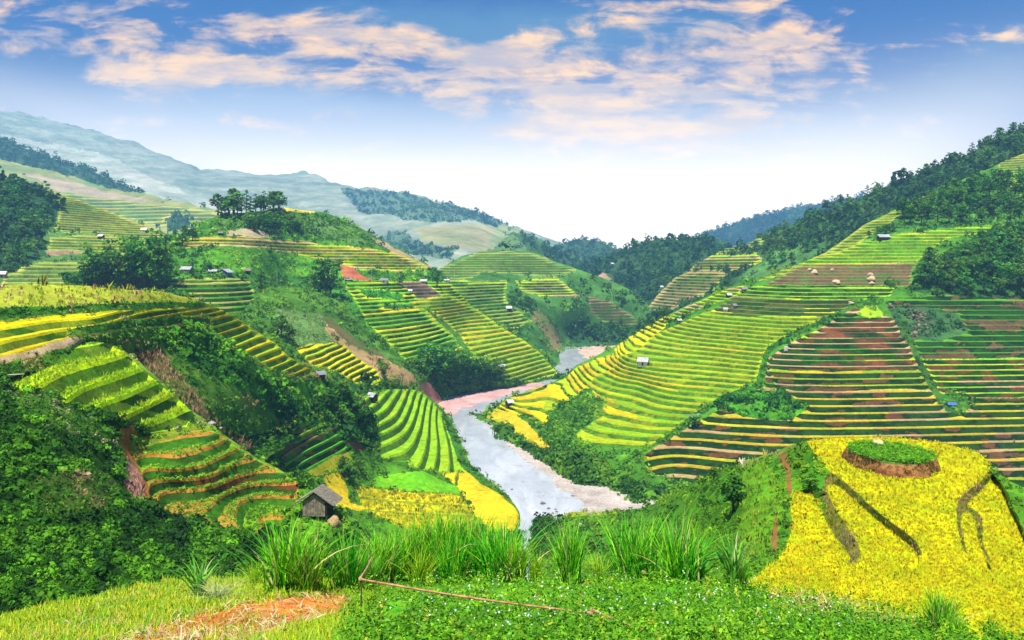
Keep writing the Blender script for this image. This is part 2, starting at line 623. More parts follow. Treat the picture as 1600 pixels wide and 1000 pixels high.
        for i, c in enumerate(self.covers):
            if c.crop is not None:
                dens, size, cols, kind = c.crop
                sel = front[(cidf[front] == i) & (wf[front] > 0.9)]
                r = np.random.default_rng(self.seed * 37 + i)
                n = int(len(sel) * step * step * dens / size ** 2)
                pk = r.choice(sel, n)
                P = V[pk].copy()
                P[:, 0] += r.uniform(0, step, n) / F * P[:, 1]
                zz, t = steps(P[:, 2], c.h, c.riser, c.ez)
                ok = t > c.riser[1] * 0.9
                P[:, 2] = zz
                cc = Cover(c.name, None, c.c1, bsize=size, bcol=cols, bkind=kind)
                BUSH_JOBS.append((self.name, P[ok], cc, P[ok][:, 1], r.integers(1 << 30)))
            if c.bush <= 0:
                continue
            sel = front[(cidf[front] == i) & (wf[front] < 0.5)]
            area = step * step
            n = int(len(sel) * area * c.bush / (c.bsize ** 2))
            if n == 0:
                continue
            r = np.random.default_rng(self.seed * 31 + i)
            pk = r.choice(sel, n)
            ax = px.ravel()[pk] + r.uniform(0, step, n)
            ay = py.ravel()[pk] + r.uniform(0, step, n)
            P = V[pk].copy()
            dd = P[:, 1]
            P[:, 0] += (ax - px.ravel()[pk]) / F * dd
            BUSH_JOBS.append((self.name, P, c, dd, r.integers(1 << 30)))

    def plain_col(self, cen, cids):
        c1 = np.array([c.c1 for c in self.covers])[cids]
        c2 = np.array([c.c2 for c in self.covers])[cids]
        sc = np.maximum(cen[:, 1] * 0.03, 0.6)
        n = fbm(cen[:, 0] / np.median(sc), cen[:, 1] / np.median(sc) * 1.0 + cen[:, 2] / np.median(sc), 4, self.seed + 9) * 2.4 + 0.5
        n = np.clip(n, 0, 1)[:, None]
        return c1 * n + c2 * (1 - n)

    def slice(self, V, wf, tri, ci):
        c = self.covers[ci]
        h, (ra, rb) = c.h, c.riser
        P = V[tri]
        W = wf[tri]
        # heights used for slicing carry a slow wander so that terraces narrow and widen
        o = np.argsort(P[:, :, 2], axis=1)
        P = np.take_along_axis(P, o[:, :, None], 1)
        W = np.take_along_axis(W, o, 1)
        z0, z1, z2 = P[:, 0, 2], P[:, 1, 2], P[:, 2, 2]
        ln = np.array([0.0, ra, rb, 1.0])

        def band(z):
            k = np.floor(z / h)
            t = z / h - k
            return (k * 3 + (t >= ra) + (t >= rb)).astype(int)
        j0, j1 = band(z0), band(z2)
        cnt = j1 - j0 + 1
        rep = np.repeat(np.arange(len(P)), cnt)
        j = np.concatenate([np.arange(a, b + 1) for a, b in zip(j0, j1)]) if len(P) else np.zeros(0, int)
        P, W = P[rep], W[rep]
        z0, z1, z2 = z0[rep], z1[rep], z2[rep]
        k = j // 3
        bnd = j - 3 * k
        lo = (k + ln[bnd]) * h
        hi = (k + ln[bnd + 1]) * h
        cl, ch = np.maximum(lo, z0), np.minimum(hi, z2)

        def lerp(a, b, za, zb, z):
            t = np.clip((z - za) / np.maximum(zb - za, 1e-9), 0, 1)
            return P[:, a] + (P[:, b] - P[:, a]) * t[:, None], W[:, a] + (W[:, b] - W[:, a]) * t

        def short(z):
            pa, wa = lerp(0, 1, z0, z1, z)
            pb, wb = lerp(1, 2, z1, z2, z)
            s = z < z1
            return np.where(s[:, None], pa, pb), np.where(s, wa, wb)
        l0, wl0 = lerp(0, 2, z0, z2, cl)
        l1, wl1 = lerp(0, 2, z0, z2, ch)
        s1, ws1 = short(ch)
        s0, ws0 = short(cl)
        pts = np.stack([l0, l1, s1, P[:, 1], s0], 1)
        ws = np.stack([wl0, wl1, ws1, W[:, 1], ws0], 1)
        ok = np.ones((len(P), 5), bool)
        ok[:, 2] = ch < z2 - 1e-7
        ok[:, 3] = (z1 > cl + 1e-7) & (z1 < ch - 1e-7)
        ok[:, 4] = cl > z0 + 1e-7
        # a corner vertex at the very top or bottom
        ok[:, 3] |= (z1 >= z2 - 1e-7) & (ch >= z2 - 1e-7)
        ok[:, 3] |= (z1 <= z0 + 1e-7) & (cl <= z0 + 1e-7)
        good = (ok.sum(1) >= 3) & (ch - cl > 1e-8)
        pts, ws, ok, k, bnd, lo, hi = pts[good], ws[good], ok[good], k[good], bnd[good], lo[good], hi[good]
        fl = np.array([0.0, 1 - c.ez, 1.0, 1.0])
        za, zb = (k + fl[bnd] - 0.42) * h, (k + fl[bnd + 1] - 0.42) * h
        t = np.clip((pts[:, :, 2] - lo[:, None]) / (hi - lo)[:, None], 0, 1)
        # keep a trace of the fall of the ground in wide treads
        zn = za[:, None] + (zb - za)[:, None] * t
        pts[:, :, 2] += (zn - pts[:, :, 2]) * ws
        # consistent facing
        cen = (pts * ok[:, :, None]).sum(1) / ok.sum(1)[:, None]
        nrm = np.zeros((len(pts), 3))
        seq = [0, 1, 2, 3, 4, 0]
        q = pts - cen[:, None]
        q = q * ok[:, :, None]
        last = q[:, 0]
        for i in range(1, 5):
            cur = np.where(ok[:, i:i + 1], q[:, i], last)
            nrm += np.cross(last, cur)
            last = cur
        nrm += np.cross(last, q[:, 0])
        face_up = nrm[:, 2] - 0.3 * nrm[:, 1]
        flip = face_up < 0
        order = np.where(flip[:, None], np.array([4, 3, 2, 1, 0]), np.array([0, 1, 2, 3, 4]))
        pts = np.take_along_axis(pts, order[:, :, None], 1)
        ok = np.take_along_axis(ok, order, 1)
        tot = ok.sum(1)
        verts = pts[ok]
        loops = np.arange(len(verts))
        # colours: every parcel of a terrace has its own crop
        pl = c.terr
        run = pl['run']
        wob = fbm(cen[:, 0] / (run * 2.5), cen[:, 1] / (run * 2.5), 2, self.seed + 5) * 2.0
        cell = np.floor(cen[:, 0] / run + wob + 7.3 * hash2(k, k * 0, self.seed)).astype(int)
        # broad patches of the same ripeness, then some parcels of their own
        broad = fbm(cen[:, 0] / (run * 3.0), cen[:, 2] / 14.0, 3, self.seed + 77) * 1.7 + 0.5
        rr = np.where(hash2(cell, k, self.seed + 2) < 0.5, np.clip(broad, 0, 0.999), hash2(cell, k, self.seed + 8))
        hv = hash2(cell, k, self.seed + 21)

        def pick(lst, r):
            wts = np.cumsum([x[1] for x in lst]) / sum(x[1] for x in lst)
            ii = np.searchsorted(wts, np.clip(r, 0, 0.9999))
            return np.array([x[0] for x in lst])[np.minimum(ii, len(lst) - 1)]
        tcol = pick(pl['tread'], rr) * (0.88 + 0.24 * hv)[:, None]
        rb_ = np.clip(fbm(cen[:, 0] / 9.0, cen[:, 2] / 3.0 + cen[:, 1] / 9.0, 3, self.seed + 31) * 1.9 + 0.5, 0, 0.999)
        rcol = pick(pl['riser'], rb_)
        col = np.where((bnd == 0)[:, None], rcol, np.where((bnd == 1)[:, None], tcol * pl['edge'] if pl['ecol'] is None else np.array(pl['ecol']) * (0.6 + 0.7 * rb_)[:, None], tcol))
        return verts, loops, tot, col


# ------------------------------------------------------------------ growth: bushes, weeds and tufts as one mass per hillside
def leaf_quads(cen, nrm, size, r, aspect=1.0, twist=None):
    """one bent leaf clump card per centre: returns (N,4,3)"""
    n = len(cen)
    nrm = nrm / np.maximum(np.linalg.norm(nrm, axis=1, keepdims=True), 1e-9)
    a = r.normal(size=(n, 3))
    t = np.cross(nrm, a)
    t /= np.maximum(np.linalg.norm(t, axis=1, keepdims=True), 1e-9)
    b = np.cross(nrm, t)
    s = np.asarray(size).reshape(-1, 1) * 0.5
    k = r.uniform(0.55, 1.0, (n, 4, 1))
    c = np.stack([cen - t * s * k[:, 0], cen - b * s * aspect * k[:, 1], cen + t * s * k[:, 2], cen + b * s * aspect * k[:, 3]], 1)
    return c


def grow(P, c, dd, seed):
    """cards for a patch of bushes / weeds at points P"""
    r = np.random.default_rng(seed)
    n = len(P)
    size = c.bsize / F * dd * np.exp(r.normal(0, 0.32, n))
    if c.bkind == 0:         # leafy bush: a shell of leaf clumps
        K = 34 if c.bsize >= 11 else 16
        ph = r.uniform(0, 2 * math.pi, (n, K))
        cz = r.uniform(-0.15, 1.0, (n, K))
        sr = np.sqrt(np.maximum(0, 1 - cz * cz))
        dirs = np.stack([np.cos(ph) * sr, np.sin(ph) * sr, cz], -1)
        rad = size[:, None, None] * r.uniform(0.32, 0.62, (n, K, 1)) * np.array([1, 1, 0.95])
        cen = P[:, None] + dirs * rad + np.array([0, 0, 0.12]) * size[:, None, None]
        nr = dirs + r.normal(0, 0.35, dirs.shape)
        ls = np.repeat(size, K) * r.uniform(0.26, 0.50, n * K)
        quads = leaf_quads(cen.reshape(-1, 3), nr.reshape(-1, 3), ls, r)
    elif c.bkind == 2:       # distant tree: a tall crown of leaf clumps
        K = 30
        ph = r.uniform(0, 2 * math.pi, (n, K))
        cz = r.uniform(-1.0, 1.0, (n, K))
        sr = np.sqrt(np.maximum(0, 1 - cz * cz)) * (1.0 - 0.35 * cz)
        dirs = np.stack([np.cos(ph) * sr, np.sin(ph) * sr, cz], -1)
        tall = np.exp(r.normal(0.1, 0.25, (n, 1, 1)))
        rad = size[:, None, None] * r.uniform(0.35, 0.6, (n, K, 1)) * np.concatenate([np.ones((n, 1, 2)) * 0.95, tall * 0.85], -1)
        cen = P[:, None] + dirs * rad + np.concatenate([np.zeros((n, 1, 2)), 0.42 * tall * size[:, None, None]], -1)
        nr = dirs + r.normal(0, 0.4, dirs.shape)
        ls = np.repeat(size, K) * r.uniform(0.28, 0.55, n * K)
        quads = leaf_quads(cen.reshape(-1, 3), nr.reshape(-1, 3), ls, r)
    else:                    # upright weeds / dry stalks / rice tufts
        K = 9
        base = P[:, None] + np.concatenate([r.normal(0, 0.28, (n, K, 2)) * size[:, None, None], np.zeros((n, K, 1))], -1)
        lean = r.normal(0, 0.30, (n, K, 2))
        hgt = size[:, None] * r.uniform(0.5, 1.15, (n, K))
        tip = base + np.concatenate([lean * hgt[..., None], hgt[..., None]], -1)
        wd = (size[:, None] * 0.10 * r.uniform(0.6, 1.4, (n, K)))[..., None]
        an = r.uniform(0, math.pi, (n, K, 1))
        side = np.concatenate([np.cos(an), np.sin(an), np.zeros_like(an)], -1) * wd
        mid = base * 0.45 + tip * 0.55 + np.concatenate([lean * 0.0, np.zeros((n, K, 1))], -1)
        quads = np.stack([base - np.array([0, 0, 0.05]) * size[:, None, None], mid + side, tip, mid - side], 2).reshape(-1, 4, 3)
    cols = np.array(c.bcol, float)
    pick = r.integers(0, len(cols), n)
    broad = fbm(P[:, 0] / (dd * 0.03), P[:, 1] / (dd * 0.03) + P[:, 2] / (dd * 0.03), 3, seed & 1023) * 2.6
    pick = np.clip(np.round((len(cols) - 1) * (0.5 + broad) + r.normal(0, 0.7, n)), 0, len(cols) - 1).astype(int)
    v = 0.5 if c.bkind == 1 else 1.0
    pc = cols[pick] * np.exp(r.normal(0, 0.18 * v, n))[:, None]
    fc = np.repeat(pc, K, 0) * np.exp(r.normal(0, 0.16 * v, n * K))[:, None]
    return quads, fc


def cards_mesh(name, quads, cols, mat):
    n = len(quads)
    return mesh_from(name, quads.reshape(-1, 3), np.arange(n * 4), np.arange(n) * 4, np.full(n, 4), mat, cols, np.zeros(n, bool))

# ================================================================== THE VALLEY
B_DARK = [(.014, .065, .006), (.026, .105, .007), (.05, .16, .010), (.085, .23, .012)]
B_MID = [(.028, .11, .007), (.055, .18, .008), (.095, .26, .010), (.15, .34, .012)]
B_LIGHT = [(.06, .19, .010), (.10, .28, .012), (.17, .38, .015), (.22, .40, .02)]
B_FOR = [(.012, .062, .012), (.022, .088, .014), (.040, .125, .015), (.065, .17, .018)]
B_DRY = [(.30, .20, .09), (.36, .25, .13), (.20, .19, .06), (.12, .18, .03)]

# far mountain ridge: pale fields, colours lightened further to carry some haze
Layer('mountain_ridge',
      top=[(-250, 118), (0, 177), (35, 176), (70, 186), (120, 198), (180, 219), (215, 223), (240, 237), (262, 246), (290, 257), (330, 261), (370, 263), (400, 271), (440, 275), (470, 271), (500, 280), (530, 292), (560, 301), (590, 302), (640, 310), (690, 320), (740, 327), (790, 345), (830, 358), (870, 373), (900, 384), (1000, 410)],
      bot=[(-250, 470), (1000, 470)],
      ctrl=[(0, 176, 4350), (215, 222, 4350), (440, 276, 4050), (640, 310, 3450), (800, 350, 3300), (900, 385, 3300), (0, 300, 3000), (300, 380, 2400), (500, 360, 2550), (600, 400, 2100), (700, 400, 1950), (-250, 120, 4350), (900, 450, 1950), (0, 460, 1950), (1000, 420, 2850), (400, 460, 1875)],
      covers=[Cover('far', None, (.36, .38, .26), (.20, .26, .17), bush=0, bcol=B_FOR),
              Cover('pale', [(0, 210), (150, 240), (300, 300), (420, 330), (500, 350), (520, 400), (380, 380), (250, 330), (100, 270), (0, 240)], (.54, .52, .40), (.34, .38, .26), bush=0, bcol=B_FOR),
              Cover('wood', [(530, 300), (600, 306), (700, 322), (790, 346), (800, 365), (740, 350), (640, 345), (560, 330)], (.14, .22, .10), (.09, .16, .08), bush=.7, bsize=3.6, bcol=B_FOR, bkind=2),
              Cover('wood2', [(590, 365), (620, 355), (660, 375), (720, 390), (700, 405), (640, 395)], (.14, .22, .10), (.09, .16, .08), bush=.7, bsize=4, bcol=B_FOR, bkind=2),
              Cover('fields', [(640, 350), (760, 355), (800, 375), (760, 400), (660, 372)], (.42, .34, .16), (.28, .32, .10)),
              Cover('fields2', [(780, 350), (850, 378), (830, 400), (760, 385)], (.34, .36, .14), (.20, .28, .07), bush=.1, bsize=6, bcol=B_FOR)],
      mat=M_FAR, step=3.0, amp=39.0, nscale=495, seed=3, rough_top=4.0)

Layer('hazy_ridge',
      top=[(-250, 178), (0, 222), (60, 236), (110, 258), (150, 274), (200, 293), (250, 313), (300, 322), (335, 332), (370, 350), (420, 380)],
      bot=[(-250, 470), (420, 470)],
      ctrl=[(0, 216, 2380), (200, 290, 2100), (335, 332, 1820), (420, 380, 1610), (-250, 180, 2450), (0, 460, 1190), (400, 460, 1260), (-250, 460, 1190), (150, 370, 1680)],
      covers=[Cover('slope', None, (.34, .33, .09), (.17, .25, .06), bush=.05, bsize=6, bcol=B_FOR),
              Cover('wood', [(-250, 160), (0, 205), (60, 220), (150, 262), (200, 286), (260, 306), (190, 300), (120, 280), (60, 262), (0, 248), (-250, 215)], (.05, .11, .04), (.04, .09, .03), bush=1.6, bsize=5, bcol=B_FOR, bkind=2),
              Cover('bare', [(30, 268), (90, 278), (170, 300), (240, 318), (200, 322), (100, 300)], (.46, .36, .24), (.34, .28, .16)),
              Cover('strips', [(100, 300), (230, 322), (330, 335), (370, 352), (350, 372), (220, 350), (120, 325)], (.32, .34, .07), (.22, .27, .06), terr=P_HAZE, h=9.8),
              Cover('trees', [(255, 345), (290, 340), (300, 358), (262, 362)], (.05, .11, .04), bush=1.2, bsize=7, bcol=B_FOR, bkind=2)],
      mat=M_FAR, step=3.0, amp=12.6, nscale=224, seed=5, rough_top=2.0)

Layer('far_blue_ridge',
      top=[(1000, 404), (1060, 388), (1110, 364), (1150, 350), (1180, 338), (1210, 330), (1250, 320), (1300, 312), (1420, 300)],
      bot=[(1000, 450), (1420, 450)],
      ctrl=[(1000, 404, 3360), (1110, 364, 3520), (1250, 320, 3520), (1420, 300, 3520), (1000, 450, 2880), (1420, 450, 2720)],
      covers=[Cover('wood', None, (.05, .10, .05), (.04, .08, .04), bush=1.8, bsize=5, bcol=B_FOR, bkind=2)],
      mat=M_FAR, step=3.0, amp=16.0, nscale=320, seed=6, rough_top=3.0)

Layer('far_saddle_hill',
      top=[(800, 402), (860, 392), (880, 382), (900, 373), (930, 374), (950, 383), (975, 396), (1020, 410)],
      bot=[(800, 450), (1020, 450)],
      ctrl=[(800, 402, 2210), (910, 372, 2275), (1020, 410, 2210), (800, 450, 1885), (1020, 450, 1885)],
      covers=[Cover('wood', None, (.05, .11, .04), (.04, .09, .03), bush=1.8, bsize=5, bcol=B_FOR, bkind=2)],
      mat=M_FAR, step=2.5, amp=7.8, nscale=156, seed=7, rough_top=2.0)

Layer('hazy_shoulder',
      top=[(700, 416), (740, 402), (770, 388), (800, 365), (830, 368), (850, 378), (880, 392), (930, 412), (1000, 430)],
      bot=[(700, 470), (1000, 480)],
      ctrl=[(700, 416, 1620), (800, 365, 1740), (880, 392, 1680), (1000, 430, 1620), (700, 470, 1320), (1000, 480, 1320), (850, 430, 1440)],
      covers=[Cover('slope', None, (.12, .22, .05), (.06, .14, .04), bush=.5, bsize=7, bcol=B_FOR),
              Cover('wood', [(800, 366), (850, 380), (900, 402), (960, 425), (960, 440), (880, 430), (830, 400)], (.05, .12, .03), bush=1.4, bsize=8, bcol=B_FOR, bkind=2)],
      mat=M_FAR, step=2.5, amp=7.2, nscale=120, seed=8, rough_top=2.0)

Layer('wooded_hill',
      top=[(860, 436), (930, 408), (955, 394), (1000, 382), (1040, 373), (1075, 367), (1105, 380), (1140, 392), (1220, 410)],
      bot=[(860, 490), (960, 505), (1220, 490)],
      ctrl=[(930, 404, 1250), (1075, 362, 1180), (1220, 405, 1100), (860, 434, 1250), (860, 490, 1000), (1000, 500, 900), (1220, 490, 860), (950, 440, 1120)],
      covers=[Cover('wood', None, (.05, .12, .03), (.03, .08, .02), bush=2.0, bsize=7, bcol=B_FOR, bkind=2),
              Cover('bare', [(880, 440), (940, 428), (960, 440), (950, 452), (900, 452)], (.40, .26, .18), (.30, .22, .12)),
              Cover('grass', [(870, 452), (960, 452), (990, 470), (960, 490), (900, 480)], (.18, .28, .06), (.09, .18, .04), bush=.4, bsize=8, bcol=B_FOR)],
      mat=M_FAR, step=2.5, amp=8.0, nscale=90.0, seed=9, rough_top=2.5)

Layer('forested_ridge',
      top=[(970, 490), (1010, 466), (1040, 446), (1080, 417), (1110, 404), (1150, 385), (1210, 360), (1250, 346), (1300, 328), (1350, 310), (1400, 288), (1450, 270), (1500, 248), (1550, 225), (1600, 204), (1700, 158), (1850, 98)],
      bot=[(970, 560), (1030, 560), (1100, 540), (1200, 500), (1300, 450), (1450, 360), (1600, 300), (1850, 210)],
      ctrl=[(1010, 462, 900), (1110, 398, 900), (1250, 338, 860), (1400, 280, 820), (1600, 196, 760), (1850, 90, 700), (1000, 530, 800), (1100, 490, 760), (1200, 440, 730), (1300, 400, 715), (1450, 310, 700), (1600, 250, 675), (1850, 160, 640)],
      covers=[Cover('wood', None, (.05, .13, .03), (.03, .09, .02), bush=2.0, bsize=8, bcol=B_FOR, bkind=2),
              Cover('scrub', [(1180, 470), (1240, 425), (1290, 395), (1300, 380), (1260, 385), (1200, 400), (1160, 430), (1130, 470)], (.10, .24, .05), (.05, .14, .03), bush=.7, bsize=8, bcol=B_MID),
              Cover('strips', [(1005, 486), (1040, 452), (1058, 432), (1110, 428), (1140, 432), (1115, 452), (1060, 482), (1020, 492)], (.4, .34, .08), terr=pal([(TN, 2), ((.36, .28, .08), 3), ((.28, .32, .05), 3)], [(DG, 2), (RG, 3), (BR, 2)]), h=3.0),
              Cover('strips2', [(1075, 426), (1090, 404), (1180, 399), (1190, 410), (1150, 424)], (.4, .34, .08), terr=pal([(TN, 1), ((.36, .30, .06), 3), (YG, 2)], [(RG, 4), (BR, 1)]), h=3.0),
              Cover('strips3', [(1085, 400), (1120, 385), (1180, 372), (1200, 378), (1140, 396)], (.25, .34, .06), terr=P_HAZE, h=3.0),
              Cover('strips4', [(1565, 262), (1620, 238), (1680, 225), (1680, 260), (1600, 285)], (.35, .36, .06), terr=P_HAZE, h=3.0)],
      mat=M_MID, step=2.5, amp=5.0, nscale=70.0, seed=10, rough_top=2.0)

Layer('terraced_hill_beyond',
      top=[(-250, 252), (0, 278), (40, 288), (60, 296), (90, 302), (120, 310), (180, 333), (240, 356), (290, 378), (345, 400)],
      bot=[(-250, 480), (345, 470)],
      ctrl=[(0, 274, 760), (120, 308, 790), (240, 356, 760), (345, 398, 680), (0, 440, 500), (250, 440, 530), (-250, 250, 700), (-250, 460, 460), (120, 380, 630), (345, 470, 520)],
      covers=[Cover('scrub', None, (.12, .26, .05), (.06, .15, .03), bush=.5, bsize=8, bcol=B_MID),
              Cover('strips', [(68, 296), (120, 310), (180, 333), (240, 357), (262, 368), (230, 374), (150, 368), (85, 364), (95, 330)], (.36, .4, .05), terr=P_HAZE, h=2.5),
              Cover('strips2', [(80, 372), (180, 372), (230, 380), (220, 402), (150, 396), (76, 392)], (.32, .38, .05), terr=P_HAZE, h=2.5),
              Cover('bare', [(70, 392), (120, 390), (125, 398), (72, 402)], (.42, .27, .16)),
              Cover('strips3', [(15, 425), (60, 412), (130, 408), (200, 410), (330, 405), (345, 440), (100, 445), (0, 445)], (.36, .4, .05), terr=P_HAZE, h=2.5),
              Cover('wood', [(-250, 250), (0, 272), (45, 286), (70, 300), (90, 325), (85, 350), (65, 372), (70, 400), (30, 425), (-250, 440)], (.04, .12, .03), (.025, .08, .02), bush=1.5, bsize=12, bcol=B_FOR, bkind=2)],
      mat=M_MID, step=2.5, amp=2.5, nscale=60.0, seed=12, rough_top=1.5)

Layer('middle_hill',
      top=[(640, 446), (660, 436), (690, 417), (720, 401), (750, 394), (790, 389), (830, 394), (860, 404), (900, 420), (950, 437), (985, 452), (1008, 470), (1022, 492), (1030, 530)],
      bot=[(640, 540), (740, 570), (850, 615), (900, 595), (1030, 580)],
      ctrl=[(790, 388, 880), (860, 403, 860), (950, 436, 830), (1020, 490, 800), (690, 415, 860), (640, 446, 800), (880, 545, 0, -75), (900, 542, 0, -75), (960, 540, 0, -75), (1000, 530, 790), (868, 572, 0, -75), (830, 530, 660), (760, 480, 690), (700, 450, 700), (800, 440, 790), (900, 480, 790), (850, 500, 740), (900, 590, 0, -92), (1030, 575, 0, -92), (850, 605, 0, -92), (640, 530, 600)],
      covers=[Cover('scrub', None, (.09, .25, .04), (.04, .13, .02), bush=.7, bsize=9, bcol=B_MID),
              Cover('shoulder', [(655, 440), (690, 417), (750, 395), (800, 392), (850, 402), (900, 424), (860, 432), (760, 425), (700, 440)], (.22, .34, .06), (.10, .20, .03), terr=pal([((.25, .32, .06), 3), ((.14, .25, .04), 3)], [(RG, 3), ((.08, .16, .03), 2)]), h=2.5),
              Cover('strips', [(660, 448), (700, 438), (790, 440), (790, 470), (830, 500), (800, 520), (750, 500), (700, 480)], (.3, .38, .05), terr=pal([((.30, .40, .04), 4), (YG, 2), (G2, 2)], [(RG, 4), (DG, 2)]), h=2.5),
              Cover('strips2', [(805, 440), (870, 436), (905, 462), (850, 462), (815, 455)], (.4, .36, .06), terr=pal([(TN, 1), (YG, 3), ((.36, .34, .05), 2)], [(RG, 3), (DG, 2)]), h=2.5),
              Cover('bare', [(918, 462), (950, 470), (985, 492), (995, 505), (960, 510), (925, 490)], (.36, .22, .14), (.14, .20, .05), terr=pal([((.26, .22, .10), 3), ((.16, .20, .05), 3)], [(RG, 3), ((.12, .10, .04), 2)]), h=3.0),
              Cover('slip', [(835, 480), (850, 495), (875, 520), (878, 545), (858, 548), (845, 520), (828, 495)], (.30, .24, .10), (.16, .18, .05), bush=.5, bsize=7, bcol=B_MID),
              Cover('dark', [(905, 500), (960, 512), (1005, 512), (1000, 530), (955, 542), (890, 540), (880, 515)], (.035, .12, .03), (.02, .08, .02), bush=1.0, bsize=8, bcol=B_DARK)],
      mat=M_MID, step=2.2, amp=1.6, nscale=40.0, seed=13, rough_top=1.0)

Layer('grove_hill',
      top=[(100, 436), (200, 410), (260, 390), (290, 366), (320, 346), (345, 336), (400, 331), (440, 325), (500, 331), (540, 343), (580, 367), (620, 389), (660, 409), (690, 426), (710, 450), (740, 480), (780, 505), (820, 530), (850, 555), (874, 584), (882, 594)],
      bot=[(100, 490), (400, 540), (430, 580), (560, 650), (640, 670), (700, 660), (800, 640), (882, 612)],
      ctrl=[(345, 332, 560), (440, 322, 600), (540, 342, 640), (620, 388, 640), (690, 425, 640), (740, 480, 620), (820, 530, 590), (875, 585, 0, -74), (440, 437, 520), (560, 437, 540), (700, 445, 600), (882, 604, 0, -79), (800, 606, 0, -75), (700, 620, 0, -75), (600, 640, 0, -75), (560, 500, 470), (640, 500, 510), (640, 560, 445), (740, 560, 500), (800, 560, 540), (720, 520, 560),
            (300, 425, 430), (300, 385, 480), (400, 400, 500), (200, 405, 460), (100, 445, 420), (400, 470, 420), (420, 530, 370), (700, 655, 0, -92), (800, 635, 0, -92), (560, 600, 415)],
      covers=[Cover('scrub', None, (.08, .26, .02), (.04, .15, .012), bush=1.5, bsize=8, bcol=B_MID),
              Cover('crown', [(330, 345), (440, 330), (540, 345), (600, 380), (610, 392), (520, 375), (440, 352), (380, 350), (340, 365)], (.11, .24, .04), (.06, .15, .02), bush=1.7, bsize=8, bcol=B_MID),
              Cover('yellow', [(428, 322), (470, 320), (505, 329), (480, 334), (435, 331)], (.70, .56, .04), (.6, .5, .04), ns=0),
              Cover('pinkbare', [(405, 322), (440, 322), (445, 331), (408, 331)], (.46, .32, .24), ns=0),
              Cover('pinkbare2', [(575, 372), (600, 380), (640, 402), (690, 424), (660, 418), (610, 396)], (.44, .31, .20), (.3, .28, .12)),
              Cover('pinkbare3', [(350, 363), (400, 358), (440, 370), (400, 372), (355, 370)], (.46, .34, .24), (.3, .3, .12)),
              Cover('strips', [(268, 376), (330, 372), (400, 372), (480, 378), (540, 385), (620, 398), (668, 418), (650, 424), (560, 420), (520, 408), (430, 390), (330, 382), (280, 388)], (.4, .42, .05), terr=pal([((.50, .42, .05), 3), (TN, 2), (YG, 3)], [(RG, 3), (RY, 2), ((.12, .14, .03), 2)]), h=2.2),
              Cover('green', [(310, 392), (360, 384), (450, 396), (520, 412), (540, 432), (470, 434), (400, 430), (330, 420)], (.11, .32, .012), (.05, .20, .010), bush=1.0, bsize=7, bcol=B_LIGHT),
              Cover('cut', [(530, 414), (546, 415), (566, 432), (582, 438), (560, 440), (534, 438)], (.50, .15, .07), (.36, .10, .05), bush=.05, bsize=7, bcol=B_MID),
              Cover('lowstrips', [(255, 442), (300, 436), (390, 438), (400, 470), (420, 500), (420, 530), (340, 500), (300, 470)], (.2, .34, .03), terr=pal([((.32, .36, .06), 3), (G2, 3), (TN, 1)], [(DG, 4), (RG, 2)]), h=2.2),
              Cover('main', [(535, 442), (600, 439), (700, 441), (740, 480), (780, 508), (820, 533), (850, 557), (872, 586), (840, 596), (770, 590), (735, 560), (640, 566), (575, 505), (560, 480)], (.3, .4, .02), terr=P_G, h=2.2, fade=4),
              Cover('mainy', [(640, 470), (700, 460), (740, 482), (780, 508), (820, 533), (850, 557), (873, 587), (840, 597), (770, 592), (740, 560), (700, 520), (660, 490)], (.3, .4, .02), terr=P_YG, h=2.2, fade=4),
              Cover('brown', [(625, 442), (665, 442), (690, 462), (650, 464)], (.17, .12, .08), terr=pal([((.22, .15, .10), 3), ((.16, .12, .07), 3)], [((.10, .07, .05), 3), (DG, 1)]), h=2.2, fade=3),
              Cover('hedge', [(556, 450), (575, 452), (630, 458), (628, 470), (575, 468)], (.05, .26, .02), (.03, .17, .01), bush=1.6, bsize=8, bcol=[(.02, .13, .01), (.05, .26, .012), (.07, .32, .015)]),
              Cover('hedge2', [(594, 476), (645, 476), (648, 484), (600, 485)], (.05, .2, .02), (.02, .11, .01), bush=1.6, bsize=8, bcol=B_DARK),
              Cover('line', [(655, 478), (668, 480), (720, 525), (738, 556), (728, 556), (705, 522)], (.08, .22, .02), (.04, .14, .01), bush=.7, bsize=7, bcol=B_MID),
              Cover('slope', [(440, 446), (535, 446), (575, 510), (560, 520), (480, 480), (445, 460)], (.06, .24, .02), (.025, .12, .01), bush=1.8, bsize=9, bcol=B_MID)],
      mat=M_MID, step=2.2, amp=1.3, nscale=35.0, seed=14, rough_top=1.2)

